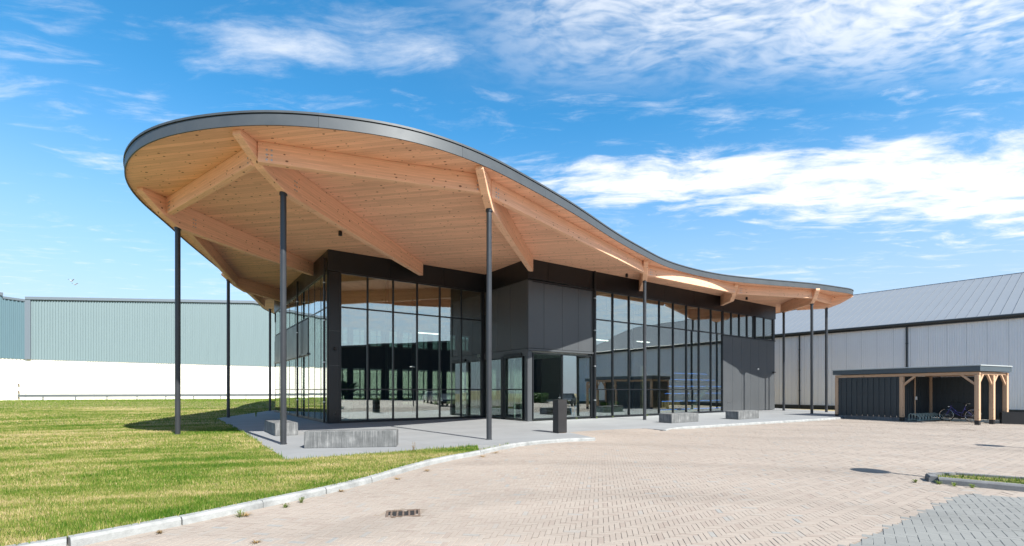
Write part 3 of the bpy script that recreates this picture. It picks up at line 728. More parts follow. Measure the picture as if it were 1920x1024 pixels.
FL = Facade(st(-8.66, 4.15), U2, -V2)                           # big window beside the entrance
FL.box('corner_post', 0, .5, 0, 7.22, -.3, .05, M_black, .01)
for z in (2.75, 4.4): FL.box('post_joint', 0.002, .498, z, z+.015, .05, .054, M_panel)
FL.glaze(lin(.54, 8.45, 6), ZG); FL.box('end_post', 8.48, 8.66, 0, 7.25, -.1, .03, M_black)
FL.box('sill', .5, 8.5, 0, .06, -.12, .06, M_black)
FL.panels([-.05, 3, 6, 8.66], 7.26, ZS, -.25, .03, M_black, 'parapet_panel')
b = MB(); b.lathe([(.075, 0), (.08, .03), (.07, .07), (.03, .10)], 14, frame(st(-8.4, 4.10, 3.55), U2, -V2)); b.build('security_camera', M_blackbox, BLD, smooth=True)
LS = Facade(st(-8.66, 4.15), V2, -U2)                           # long left side
LS.box('corner_post', 0.05, .3, 0, 7.22, -.1, .03, M_black)
LS.glaze(lin(.33, 4.35, 3), ZG, w=.022, pr=-.022)
lx = lin(4.42, 15.2, 6); LS.glaze(lx, [5.58, 7.22], w=.024, pr=-.022); LS.glaze(lx, [.09, 1.62, 3.5], w=.024, pr=-.022)
LS.panels(lin(4.42, 15.2, 8), 3.62, 5.5); LS.box('lintel', 4.4, 15.25, 3.53, 3.62, -.1, .06, M_panel); LS.box('sill', .3, 15.2, 0, .06, -.12, .06, M_black)
LS.panels([0, 4, 8, 12, 15.3], 7.26, ZS, -.25, .03, M_black, 'parapet_panel')
downpipe(st(-8.78, 4.5), 7.9); downpipe(st(-8.80, 10.6), 7.9)
BK = Facade(st(-8.66, 19.4), U2, V2)                            # rear, seen through the building
bx_ = lin(0, 16.66, 12)
for i in range(12):
    BK.glaze([bx_[i]+.12, (bx_[i]+bx_[i+1])/2, bx_[i+1]-.30], [5.2, 6.5]); BK.glaze([bx_[i]+.12, (bx_[i]+bx_[i+1])/2, bx_[i+1]-.30], [.3, 3.25])
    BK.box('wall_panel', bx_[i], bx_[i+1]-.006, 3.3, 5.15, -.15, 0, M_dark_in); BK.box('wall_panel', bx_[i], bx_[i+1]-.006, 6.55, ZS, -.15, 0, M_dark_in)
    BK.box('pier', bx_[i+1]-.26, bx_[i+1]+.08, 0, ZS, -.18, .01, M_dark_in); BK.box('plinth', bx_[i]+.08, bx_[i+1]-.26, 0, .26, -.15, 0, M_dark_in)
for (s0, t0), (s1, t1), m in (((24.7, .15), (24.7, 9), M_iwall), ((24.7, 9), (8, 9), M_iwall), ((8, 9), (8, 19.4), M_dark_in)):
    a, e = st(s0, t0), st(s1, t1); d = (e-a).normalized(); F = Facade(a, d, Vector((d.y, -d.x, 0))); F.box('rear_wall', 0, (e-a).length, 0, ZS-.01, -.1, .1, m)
fl = [st(.05, .1), st(24.5, .1), st(24.5, 8.8), st(8, 8.8), st(8, 19.2), st(-8.5, 19.2), st(-8.5, 4.3), st(.05, 4.3)]
poly_sheet('floor', fl, .012, M_floor, BLD)
# storey deck over the entrance
b = MB(); M = frame(st(0, 0), U2); b.box((.3, .25, 3.56), (4.45, 5.5, 3.72), M); b.build('ceiling', M_white, BLD)
b = MB(); b.box((.3, 5.5, 0.02), (4.45, 5.62, 3.5), M); b.build('partition', M_iwall, BLD)
b = MB(); b.box((1.9, 3.2, .02), (2.02, 3.3, 3.55), M); b.build('partition', M_white, BLD)
for s_, t_ in ((1.0, 2.6), (1.45, 2.2)):
    b = MB(); b.box((s_, t_, .02), (s_+.07, t_+.07, 3.55), M); b.build('partition_post', M_white, BLD)
for s_, t_ in ((-4, 9), (-1, 12), (8.5, 4.5), (14.2, 5.5)):
    p = st(s_, t_); b = MB(); b.lathe([(.12, .0), (.12, ZS)], 14, Matrix.Translation((p.x, p.y, 0))); b.build('column', M_black, BLD, smooth=True)
# hanging strip lamps
M_lamp = bpy.data.materials.new('lamp_tube'); M_lamp.use_nodes = True
bb = M_lamp.node_tree.nodes['Principled BSDF']; bb.inputs['Emission Color'].default_value = (1, .97, .92, 1); bb.inputs['Emission Strength'].default_value = 2.0
for s_, t_ in ((6.3, 3.2), (-2.0, 7.4), (9.5, 4.2), (12.8, 3.3)):
    b = MB(); b.box((s_-.65, t_-.05, 5.0), (s_+.65, t_+.05, 5.06), M); o = b.build('strip_lamp', M_lamp, BLD)
    for ds in (-.5, .5):
        p = st(s_+ds, t_); c = MB(); c.tube([(p.x, p.y, 5.06), (p.x, p.y, ZS)], .006, 5); c.build('lamp_cable', M_black, o)

# ------------------------------------------------------------------ halls around the yard
M_roofsheet = mat('blue_grey_roof_sheet', (.145, .165, .19), .5, .0, .4, .08)
M_wallsheet = mat('silver_wall_sheet', (.70, .70, .70), .45, .0, .3, .06)
M_cyan = mat('pale_teal_sheet', (.153, .212, .23), .5, .05, .3, .07)
M_blue = mat('blue_teal_sheet', (.10, .17, .205), .5, .05, .3, .07)
M_trim = mat('slate_trim', (.12, .15, .18), .5, .1)
M_whitewall = mat('white_concrete', (.72, .69, .61), .8, 0, .25, .05)
M_gutter = mat('dark_gutter', (.025, .03, .034), .4, .2)
def ribbed(name, width, ribs, depth, m, height=1.0, top=.35):
    """trapezoid sheet: x along the wall, -y outwards, z up, unit height"""
    b = MB(); pr = []
    p = width/ribs
    for i in range(ribs):
        x = i*p; pr += [(x, 0), (x+p*(.5-top*.5-.08), 0), (x+p*(.5-top*.5), -depth), (x+p*(.5+top*.5), -depth), (x+p*(.5+top*.5+.08), 0)]
    pr.append((width, 0)); n = len(pr)
    b.add([(x, y, 0) for x, y in pr]+[(x, y, height) for x, y in pr], [(i, i+1, i+1+n, i+n) for i in range(n-1)])
    me = bpy.data.meshes.new(name); me.from_pydata(b.v, [], b.f); me.update(); me.materials.append(m); return me
# silver hall on the right
W0, wd, wn_ = Vector((25.5, 46.5, 0)), Vector((.62, -.785, 0)).normalized(), Vector((.785, .62, 0)).normalized()
def wp(k, o=0.0, z=0.0): return W0 + wd*k + wn_*o + Vector((0, 0, z))
HALL = thing('warehouse', wp(8, 10, -.17), 'long silver grey metal hall with a blue grey pitched roof behind the bike shelter', 'warehouse')
K0, K1, EV, RZ_, BW = -26.0, 37.8, 6.85, 11.85, 13.0
ang = math.atan2(wd.y, wd.x)
me = ribbed('wall_panel', 1.09, 8, .028, M_wallsheet, EV-.25)
k = K0
while k < K1-.5:
    o = link('wall_panel', me, HALL, wp(k, 0, .2), ang); k += 1.1
b = MB(); Mw = frame(wp(0), wd); b.box((K0, .03, -.17), (K1, .3, EV-.05), Mw); b.build('inner_wall', M_trim, HALL)
b = MB(); b.box((K0, -.07, -.15), (K1, .02, .2), Mw); b.build('plinth', M_gutter, HALL)
sl_len = math.hypot(BW+.25, RZ_-EV); pit = math.atan2(RZ_-EV, BW)
b = MB(); b.box((0, 0, -.04), (.585, sl_len, 0)); b.box((.585, 0, -.04), (.60, sl_len, .045)); me = b.mesh('roof_sheet', M_roofsheet)
k = K0
while k < K1:
    o = link('roof_sheet', me, HALL, wp(k, -.25, EV+.06)); o.rotation_euler = (Matrix.Rotation(ang, 4, 'Z') @ Matrix.Rotation(pit, 4, 'X')).to_euler(); k += .6
b = MB(); b.add([wp(K0, BW, RZ_+.0), wp(K1, BW, RZ_), wp(K1, 2*BW, EV), wp(K0, 2*BW, EV)], [(0,1,2,3)]); b.build('rear_roof', M_roofsheet, HALL)
b = MB(); b.box((K0, BW-.25, RZ_+.03), (K1, BW+.3, RZ_+.12), Mw); b.build('ridge_cap', M_roofsheet, HALL)
b = MB(); b.tube([wp(K0, -.32, EV+.0), wp(K1, -.32, EV+.0)], .11, 10); b.build('gutter', M_gutter, HALL, smooth=True)
b = MB(); b.box((K0, -.2, EV-.22), (K1, .02, EV+.02), Mw); b.build('eaves_board', M_gutter, HALL)
for kx in (-14.5, 2.2, 10.1, 18.5, 27):
    p = wp(kx, -.11); b = MB(); b.tube([(p.x, p.y, -.15), (p.x, p.y, EV-.05)], .065, 10); o = b.build('downpipe', M_gutter, HALL, smooth=True)
    for z in (1.5, 3.4, 5.3): m_ = MB(); m_.lathe([(.09, z), (.09, z+.06)], 10, Matrix.Translation((p.x, p.y, 0))); m_.build('pipe_bracket', M_gutter, o)
b = MB(); gp = [(0, -.17), (2*BW, -.17), (2*BW, EV), (BW, RZ_-.05), (0, EV)]
b.add([wp(K1-.2, a, z) for a, z in gp], [(0,1,2,3,4)]); b.build('gable_wall', M_trim, HALL)
b = MB(); b.add([wp(K0+.2, a, z) for a, z in gp], [(0,1,2,3,4)]); b.build('gable_wall', M_trim, HALL)

# pale teal and white hall on the left
L0, L1 = Vector((-55.7, 55, 0)), Vector((-33.2, 65, 0)); ld = (L1-L0).normalized(); ln_ = Vector((-ld.y, ld.x, 0))
def lp(m, o=0.0, z=0.0): return L0 + ld*m + ln_*o + Vector((0, 0, z))
HL = thing('warehouse', lp(20, 8, .3), 'hall with pale teal ribbed cladding above a white wall beyond the lawn', 'warehouse')
def ztop(m): return 12.05+min(m, 23)*.055-(max(0, m-23))*.13
def zmid(m): return 5.10-.013*m
la = math.atan2(ld.y, ld.x)
me = ribbed('wall_sheet', 1.0, 4, .07, M_cyan)
for i in range(62): link('wall_sheet', me, HL, lp(i+.45, 0, zmid(i)), la, (1, 1, ztop(i)-zmid(i)))
b = MB(); b.add([lp(0,.1,0), lp(62,.1,0), lp(62,.1,zmid(62)), lp(0,.1,zmid(0))], [(0,1,2,3)])
for i in range(10):
    a, e = i*6.2+.01, i*6.2+6.19; c = MB(); c.add([lp(a,.05,.1), lp(e,.05,.1), lp(e,.05,zmid(e)), lp(a,.05,zmid(a)), lp(a,.3,.1), lp(e,.3,.1), lp(e,.3,zmid(e)), lp(a,.3,zmid(a))], [(0,1,2,3),(0,4,5,1),(2,6,7,3),(1,5,6,2),(0,3,7,4)]); c.build('wall_panel', M_whitewall, HL)
pts = [0, 23, 62]
for a, e in ((0, 23), (23, 62)):
    c = MB(); A = [lp(a,-.22,ztop(a)-.12), lp(e,-.22,ztop(e)-.12), lp(e,-.22,ztop(e)+.2), lp(a,-.22,ztop(a)+.2)]; B = [q+ln_*14 for q in A]
    c.add(A+B, [(0,1,2,3),(3,2,6,7),(0,4,5,1),(1,5,6,2),(0,3,7,4)]); c.build('roof_edge', M_trim, HL)
c = MB(); c.box((-.05, -.16, zmid(0)), (.45, .1, ztop(0)-.1), frame(lp(0), ld)); c.build('corner_trim', M_trim, HL)
# the part that turns towards the yard
d2 = Vector((-.35, -.937, 0)).normalized(); n2 = Vector((d2.y, -d2.x, 0)); a2 = math.atan2(-d2.y, -d2.x)
def l2(m, o=0.0, z=0.0): return L0 + d2*m + n2*o + Vector((0, 0, z))
me = ribbed('side_sheet', 1.0, 3, .08, M_blue)
for i in range(14): link('wall_sheet', me, HL, l2(i+1.0, .02, 5.1), a2, (1, 1, 6.62+(.4 if i > 1 else 0)))
c = MB()
for q0, q1 in ((0, 14),):
    c.add([l2(0,.05,.1), l2(14,.05,.1), l2(14,.05,5.1), l2(0,.05,5.1)], [(0,1,2,3)])
c.build('wall_panel', M_whitewall, HL)
c = MB(); A = [l2(0,-.12,11.7), l2(2,-.12,11.7), l2(2,-.12,11.95), l2(0,-.12,11.95)]; c.add(A+[q+n2*6 for q in A], [(0,1,2,3),(3,2,6,7),(0,4,5,1),(1,5,6,2)]); c.build('roof_edge', M_trim, HL)
c = MB(); A = [l2(2,-.16,12.0), l2(14,-.16,12.0), l2(14,-.16,12.35), l2(2,-.16,12.35)]; c.add(A+[q+n2*6 for q in A], [(0,1,2,3),(3,2,6,7),(0,4,5,1),(1,5,6,2),(0,3,7,4)]); c.build('roof_edge', M_trim, HL)
M_cream = mat('cream_door', (.74, .69, .58), .6)
Md = frame(l2(0), d2)
dd = MB(); dd.box((.75, -.0, .3), (3.0, .12, 2.45), Md); door = dd.build('door', M_cream, HL)
for z in (.7, 1.3, 2.1): h = MB(); h.box((.62, -.02, z), (.74, .14, z+.2), Md); h.build('hinge', M_iron, door)
# crash barrier in front of it
M_dullsteel = mat('dull_zinc', (.13, .15, .16), .6, .3, 5, .15)
BAR = thing('crash_barrier', lp(20, -1.3, .39), 'low galvanised steel crash barrier in front of the white wall', 'barrier')
c = MB()
rp_ = [(-.155, .0), (-.12, -.035), (-.05, -.035), (-.02, 0), (.02, 0), (.05, -.035), (.12, -.035), (.155, 0)]
A = [lp(-.2, -1.3+o, .93+z) for z, o in rp_]; B = [lp(60, -1.3+o, .90+z) for z, o in rp_]; n = len(rp_)
c.add(A+B, [(i, i+1, i+1+n, i+n) for i in range(n-1)]); c.build('rail', M_dullsteel, BAR)
for i in range(21):
    c = MB(); c.box((i*2.9+1.9, -1.28, .2), (i*2.9+2.0, -1.18, .98), frame(lp(0), ld)); c.build('post', M_dullsteel, BAR)

# dark hall across the yard (mirrored in the windows)
M_matte = mat('dark_wall_sheet', (.022, .024, .026), .8, spec=.1)
NH = thing('warehouse', (50, -14, -.17), 'tall dark flat roofed hall across the car park', 'warehouse')
b = MB(); b.box((48.1, -46, -.17), (66, 10, 9.9)); b.build('core_wall', M_matte, NH)
me = ribbed('wall_panel', 1.98, 8, .05, M_matte, 9.6)
for i in range(28): link('wall_panel', me, NH, (48.05, 10-2*i, 0.0), -PI/2)
b = MB(); b.box((47.85, -46.2, 9.9), (66.2, 10.2, 10.2)); b.build('roof_edge', M_gutter, NH)

# ------------------------------------------------------------------ bike shelter
Q = Vector((22.5, 23.2, PAVE)); fd, gd = Vector((-.42, .907, 0)).normalized(), Vector((.907, .42, 0)).normalized()
SH = thing('bike_shelter', Q + fd*3.3 + gd*1.6, 'timber framed bike shelter with dark slatted walls and flat roof', 'shelter')
def sp_(a, g_, z=0.0): return Q + fd*a + gd*g_ + Vector((0, 0, z))
Ms = Matrix((fd, gd, Vector((0,0,1)))).transposed().to_4x4(); Ms.translation = Q
M_slat = mat('dark_painted_board', (.030, .040, .047), .6, 0, 3, .25, .2, 30)
M_sroof = mat('shelter_fascia', (.055, .075, .09), .5, 0, 2, .1)
M_srooft = mat('shelter_roof_edge', (.36, .40, .41), .5, .2)
LF, DP, MID = 6.55, 2.85, 3.15
def sbox(name, a, c, m, par=None, bevel=0.0): b = MB(); b.box(a, c, Ms); return b.build(name, m, par or SH, bevel=bevel)
for a, g_ in ((0, 0), (MID, 0), (LF, 0), (0, 1.45), (0, DP), (MID, DP), (LF, DP)):
    if (a, g_) == (0, 1.45): w = .085
    w = .09
    # post with its own grain direction
    b = MB(); b.box((.22, -w, -w), (2.42, w, w)); me = b.mesh('post', M_post)
    o = link('post', me, SH, sp_(a, g_)); o.rotation_euler = (Matrix.Rotation(math.atan2(fd.y, fd.x), 4, 'Z') @ Matrix.Rotation(-PI/2, 4, 'Y')).to_euler(); bev(o, .01, 1)
    sbox('post_base', (a-.085, g_-.085, 0), (a+.085, g_+.085, .22), M_blackbox)
def timber(name, p, q, w, h):
    p, q = Vector(p), Vector(q); d = q-p; L = d.length; b = MB(); b.box((0, -w/2, -h/2), (L, w/2, h/2)); o = link(name, b.mesh(name, M_post), SH, p)
    o.rotation_euler = frame((0,0,0), d, (0,0,1) if abs(d.z) < .9*L else (1,0,0)).to_3x3().to_euler(); bev(o, .008, 1); return o
timber('beam', sp_(-.1, 0, 2.50), sp_(LF+.1, 0, 2.50), .10, .15); timber('beam', sp_(-.1, DP, 2.50), sp_(LF+.1, DP, 2.50), .10, .15)
for a in (0, MID, LF): timber('beam', sp_(a, .06, 2.51), sp_(a, DP-.06, 2.51), .08, .13)
for a in (1.0, 2.0, 4.2, 5.3): timber('joist', sp_(a, .06, 2.55), sp_(a, DP-.06, 2.55), .06, .10)
for a, s in ((MID, -1), (0, 1)): timber('brace', sp_(a+s*.06, 0, 1.95), sp_(a+s*.62, 0, 2.45), .08, .10)
for g_, s in ((0, 1), (1.45, -1), (1.45, 1), (DP, -1)): timber('brace', sp_(0, g_+s*.06, 1.95), sp_(0, g_+s*.5, 2.45), .08, .09)
sbox('roof_board', (-.17, -.17, 2.60), (LF+.17, DP+.17, 2.85), M_sroof, bevel=.01)
sbox('roof_edge', (-.20, -.20, 2.855), (LF+.20, DP+.20, 2.91), M_srooft, bevel=.01)
# slats: one shared board
b = MB(); b.box((-.0685, -.011, 0), (.0685, .011, 2.27)); slat = b.mesh('board', M_slat)
def slats(a0, g0, a1, g1, step=.145, stag=True):
    p, q = sp_(a0, g0), sp_(a1, g1); n = int((q-p).length/step); d = (q-p).normalized(); rz = math.atan2(d.y, d.x)
    nn = Vector((-d.y, d.x, 0))
    for i in range(n):
        o = link('board', slat, SH, p+d*((i+.5)*(q-p).length/n)+nn*(.024 if (i % 2 and stag) else 0)+Vector((0,0,.15+random.uniform(-.006,.006))), rz)
    for z in (.5, 1.5, 2.2):
        m_ = MB(); m_.box((0, .012, z), ((q-p).length, .05, z+.05), frame(p, d)); m_.build('rail', M_slat, SH)
slats(MID+.1, 0, LF-.1, 0); slats(MID, .1, MID, DP-.1, .11); slats(.1, DP, MID-.1, DP, .12); slats(MID+.1, DP, LF-.1, DP, .12); slats(LF, .1, LF, DP-.1)
sbox('plinth', (MID+.1, -.06, .0), (LF-.1, .06, .18), M_block); sbox('plinth', (MID-.06, .1, 0), (MID+.06, DP-.1, .18), M_block); sbox('plinth', (.1, DP-.05, 0), (MID-.1, DP+.05, .14), M_cream)
timber('stud', sp_(MID-.07, 1.1, .15), sp_(MID-.07, 1.1, 2.45), .06, .06); timber('stud', sp_(MID-.07, 2.8, .15), sp_(MID-.07, 2.8, 2.45), .06, .06)
sbox('socket_box', (MID-.16, 1.06, 1.15), (MID-.11, 1.16, 1.33), M_white); sbox('lamp', (MID-.5, 1.0, 2.42), (MID-.2, 1.2, 2.47), M_white)

# bike rack
M_rack = mat('pale_green_tube', (.42, .50, .46), .4, .5, 9, .1)
RK = thing('bike_rack', sp_(MID-.5, 1.5, 0), 'low galvanised tube bike rack with slanted hoops inside the shelter', 'bike rack')
for dz_, da in ((.06, .18), (.06, .62)):
    b = MB(); b.tube([sp_(MID-da, .2, dz_), sp_(MID-da, 2.75, dz_)], .024, 8); b.build('base_tube', M_rack, RK, smooth=True)
for i in range(9):
    g_ = .3+i*.29
    b = MB(); pth = [sp_(MID-.18, g_, .06), sp_(MID-.18, g_, .36), sp_(MID-.24, g_+.02, .41), sp_(MID-.56, g_+.10, .30), sp_(MID-.62, g_+.12, .24), sp_(MID-.62, g_+.12, .06)]
    b.tube(pth, .016, 7); b.build('hoop', M_rack, RK, smooth=True)

# bicycle (local x = forwards)
M_bikep = mat('violet_blue_paint', (.055, .05, .20), .3, .2); M_chrome = mat('chrome', (.6, .6, .6), .2, 1.0)
BI = bpy.data.objects.new('bicycle', None); COL.objects.link(BI); tag(BI, 'violet blue step through bicycle with black saddle parked in the shelter', 'bicycle')
def bpart(name, b, m, par=None, smooth=True): return link(name, b.mesh(name, m, smooth), par or BI)
def ring(c, r, rr, n=36, m=7): return MB().tube([(c[0]+r*math.cos(2*PI*k/n), 0, c[1]+r*math.sin(2*PI*k/n)) for k in range(n)], rr, m, close=True)
def wheel(x):
    hub = MB().tube([(x, -.05, .35), (x, .05, .35)], .028, 10); ww = hub.mesh('wheel', M_chrome, True); w = link('wheel', ww, BI)
    link('tyre', ring((x, .35), .332, .021).mesh('tyre', M_rubber, True), w); link('rim', ring((x, .35), .305, .011).mesh('rim', M_chrome, True), w)
    sp = MB()
    for k in range(20):
        a = 2*PI*k/20; s = .03 if k % 2 else -.03; sp.tube([(x, s, .35), (x+.3*math.cos(a), 0, .35+.3*math.sin(a))], .0022, 4)
    link('spokes', sp.mesh('spokes', M_chrome), w)
    fe = MB(); A = []
    arc = [R(10), R(170)] if x < 0 else [R(20), R(150)]
    for k in range(15):
        a = arc[0]+(arc[1]-arc[0])*k/14
        for yy, rr in ((-.028, .365), (0, .378), (.028, .365)): A.append((x+rr*math.cos(a), yy, .35+rr*math.sin(a)))
    fe.add(A, [(k*3+j, k*3+j+1, k*3+j+4, k*3+j+3) for k in range(14) for j in range(2)]); link('mudguard', fe.mesh('mudguard', M_rubber, True), w)
wheel(.56); wheel(-.54)
fr = MB()
BBk, HT, HB, ST, RH, FH = (-.06, 0, .30), (.36, 0, .86), (.40, 0, .68), (-.25, 0, .84), (-.54, 0, .35), (.56, 0, .35)
fr.tube([HT, HB], .022, 10); fr.tube([HB, (.2, 0, .48), BBk], .024, 10); fr.tube([(.375, 0, .80), (.12, 0, .52), (-.13, 0, .47)], .018, 8); fr.tube([BBk, ST], .019, 10)
for s in (-.05, .05): fr.tube([BBk, (RH[0], s, RH[2])], .011, 7); fr.tube([(-.2, s*.3, .70), (RH[0], s, RH[2])], .010, 7)
bpart('frame', fr, M_bikep)
fk = MB()
for s in (-.05, .05): fk.tube([(.40, s*.6, .68), (.47, s, .55), (FH[0], s, FH[2])], .012, 7)
bpart('fork', fk, M_bikep)
hb = MB(); hb.tube([HT, (.33, 0, 1.02), (.36, 0, 1.06)], .014, 8); hb.tube([(.12, -.30, 1.04), (.25, -.29, 1.07), (.36, -.12, 1.07), (.36, .12, 1.07), (.25, .29, 1.07), (.12, .30, 1.04)], .012, 8); hb.tube([(.22, -.295, 1.06), (.08, -.31, 1.035)], .018, 8); hb.tube([(.22, .295, 1.06), (.08, .31, 1.035)], .018, 8)
bpart('handlebar', hb, M_rubber)
sd = MB(); sd.tube([ST, (-.28, 0, .93)], .013, 8); bpart('seat_post', sd, M_chrome)
sd = MB(); pr = [(-.42, .075), (-.40, .10), (-.33, .095), (-.25, .05), (-.16, .025), (-.13, .012)]
A = []
for x, hw in pr:
    zc = .975+.02*((x+.28)/.15)**2*.5; A += [(x, -hw, zc-.02), (x, -hw*.6, zc+.01), (x, 0, zc+.0), (x, hw*.6, zc+.01), (x, hw, zc-.02), (x, 0, zc-.05)]
sd.add(A, [(i*6+j, i*6+(j+1) % 6, (i+1)*6+(j+1) % 6, (i+1)*6+j) for i in range(5) for j in range(6)]+[(0,1,2,3,4,5), (35,34,33,32,31,30)]); bpart('saddle', sd, M_rubber)
ck = MB(); ck.tube([(-.06, -.07, .30), (-.06, .07, .30)], .02, 8); ck.tube([(-.06, -.075, .30), (.05, -.08, .17)], .011, 6); ck.tube([(-.06, .075, .30), (-.17, .08, .43)], .011, 6); ck.box((.0, -.17, .155), (.10, -.09, .18)); ck.box((-.22, .09, .42), (-.12, .17, .445)); bpart('crank', ck, M_rubber)
cg = MB(); cg.prism([(-.60, .31), (-.50, .28), (.02, .22), (.06, .30), (.0, .38), (-.45, .41), (-.58, .38)], Matrix.Translation((0, -.055, 0)), .02); bpart('chain_guard', cg, M_rubber, smooth=False)
rk = MB(); rk.box((-.82, -.07, .735), (-.30, .07, .75)); rk.box((-.78, -.06, .75), (-.38, .06, .82))
for s in (-.06, .06): rk.tube([(-.54, s, .36), (-.70, s, .73)], .006, 5); rk.tube([(-.54, s, .36), (-.42, s, .73)], .006, 5)
bpart('luggage_rack', rk, M_rubber, smooth=False)
hl = MB(); hl.lathe([(.02, 0), (.04, .05), (.04, .07)], 10, frame((.42, 0, .80), (0,1,0), (1,0,0))); bpart('headlight', hl, M_chrome)
rl = MB(); rl.box((-.845, -.03, .74), (-.82, .03, .78)); bpart('rear_light', rl, mat('red_plastic', (.4, .02, .02), .4))
ks = MB(); ks.tube([(-.08, .03, .29), (-.13, .16, .012)], .010, 6); bpart('kickstand', ks, M_rubber)
BI.location = sp_(1.55, DP-.75, 0.0); BI.rotation_euler = (R(2), 0, math.atan2(fd.y, fd.x))

# planter box beside the shelter
def obox(name, p, d, lx, ly, h, m, label, cat, bevel=.012, group=None, z0=0.0):
    M = frame((p[0], p[1], z0), (d[0], d[1], 0)); b = MB(); b.box((0, 0, 0), (lx, ly, h)); o = link(name, b.mesh(name, m), None, (p[0], p[1], z0), math.atan2(d[1], d[0])); bev(o, bevel)
    return tag(o, label, cat, group)
PB = thing('planter_box', (24.75, 24.05, PAVE), 'black steel planter box standing by the open side of the bike shelter', 'planter')
Mp = frame((24.45, 23.95, PAVE), (.80, -.6, 0)); w = .025
for lo, hi in (((0,0,0),(1.15,w,.58)), ((0,.6-w,0),(1.15,.6,.58)), ((0,w,0),(w,.6-w,.58)), ((1.15-w,w,0),(1.15,.6-w,.58))): b = MB(); b.box(lo, hi, Mp); b.build('side_plate', M_blackbox, PB)
b = MB(); b.box((w,w,.02),(1.15-w,.6-w,.48), Mp); b.build('soil', M_bed, PB)

# ------------------------------------------------------------------ terrace furniture
def block(p, d, lx, ly, h, label):
    o = obox('concrete_bench', p, d, lx, ly, h, M_streak, label, 'bench', .015, 'concrete block benches on the terrace'); return o
block((-5.68, 13.1), (.989, .147), 2.47, .58, .46, 'long dark concrete block bench at the lawn edge beside the tall column')
block((-8.17, 16.55), (U2.x, U2.y), .74, 2.5, .44, 'dark concrete block bench lying end on beyond the column at the terrace corner')
block((7.62, 22.9), (U2.x, U2.y), 2.15, .75, .44, 'grey concrete block bench just right of the column before the tall windows')
block((12.15, 25.75), (U2.x, U2.y), 2.1, .75, .44, 'grey concrete block bench in front of the solid dark wall panels')
BO = thing('litter_bin', (1.86, 17.9, 0), 'black square steel litter bin standing upright before the entrance', 'bin')
Mb = frame((1.86, 17.72, 0), (math.cos(R(28)), math.sin(R(28)), 0))
b = MB(); b.box((-.19, -.02, .02), (.19, .36, 1.2), Mb); b.build('body', M_blackbox, BO, bevel=.008)
b = MB(); b.box((-.175, -.005, 0), (.175, .345, .02), Mb); b.build('base', M_iron, BO)
b = MB(); b.box((-.20, -.03, 1.205), (.20, .37, 1.235), Mb); b.build('lid', M_blackbox, BO, bevel=.006)

# drains
def grate(p, rz, lx, ly, nb, label):
    t = thing('drain_grate', (p[0], p[1], PAVE), label, 'drain'); t.rotation_euler.z = rz; z = .004
    def q(name, lo, hi, m): b = MB(); b.box(lo, hi); link(name, b.mesh(name, m), t)
    q('pit', (-lx/2, -ly/2, -.028), (lx/2, ly/2, -.008), M_rubber)
    f = .03
    q('frame_bar', (-lx/2, -ly/2, -.03), (lx/2, -ly/2+f, z), M_iron); q('frame_bar', (-lx/2, ly/2-f, -.03), (lx/2, ly/2, z), M_iron)
    q('frame_bar', (-lx/2, -ly/2+f, -.03), (-lx/2+f, ly/2-f, z), M_iron); q('frame_bar', (lx/2-f, -ly/2+f, -.03), (lx/2, ly/2-f, z), M_iron)
    for i in range(nb):
        xx = -lx/2+f+(lx-2*f)*(i+.5)/nb; q('bar', (xx-.011, -ly/2+f, -.007), (xx+.013, ly/2-f, z-.003), M_iron)
grate((-1.5, 6.62), R(12), .46, .36, 5, 'rusty iron drain grate with open slots in the brick paving near the kerb')
grate((19.3, 20.3), R(-60), .45, .40, 6, 'small dark drain grate in the brick paving in front of the bike shelter')

# lamp posts that throw their shadows into the yard
def lamp_post(p, label):
    t = thing('lamp_post', (p[0], p[1], PAVE), label, 'lamp post', 'disc lamp posts along the car park')
    b = MB(); b.lathe([(.11, 0), (.11, .04), (.06, .06), (.045, 4.1)], 14, Matrix.Translation((p[0], p[1], PAVE))); b.build('pole', M_col, t, smooth=True)
    b = MB(); b.lathe([(.08, 4.1), (.33, 4.15), (.33, 4.19), (.22, 4.24), (.05, 4.28)], 28, Matrix.Translation((p[0], p[1], PAVE))); b.build('lamp_head', M_col, t, smooth=True)
lamp_post((10.15, 6.85), 'dark disc headed lamp post on the kerbed grass island'); lamp_post((17.2, 11.4), 'dark disc headed lamp post between the parked cars')

# ------------------------------------------------------------------ plants
def leafmat(name, c):
    m = bpy.data.materials.new(name); m.use_nodes = True; t = NT(m.node_tree); b = t.n['Principled BSDF']
    ge = t.node('ShaderNodeNewGeometry'); f = t.noise(ge.outputs['Position'], 2.2, 3)
    cc = t.ramp(f, [(.3, tuple(x*.6 for x in c)), (.7, tuple(x*1.3 for x in c))]); t.l.new(cc, b.inputs['Base Color']); b.inputs['Roughness'].default_value = .5
    tl = t.node('ShaderNodeBsdfTranslucent'); t.l.new(cc, tl.inputs[0]); mx = t.node('ShaderNodeMixShader'); mx.inputs[0].default_value = .3
    t.l.new(b.outputs[0], mx.inputs[1]); t.l.new(tl.outputs[0], mx.inputs[2]); t.l.new(mx.outputs[0], t.n['Material Output'].inputs[0]); return m
M_leaf = leafmat('leaf_green', (.055, .12, .025)); M_dryleaf = leafmat('dry_leaf', (.30, .20, .085)); M_weed = leafmat('weed_green', (.14, .19, .03)); M_bark = mat('bark', (.09, .065, .045), .9, 0, 6, .3, .5, 30)
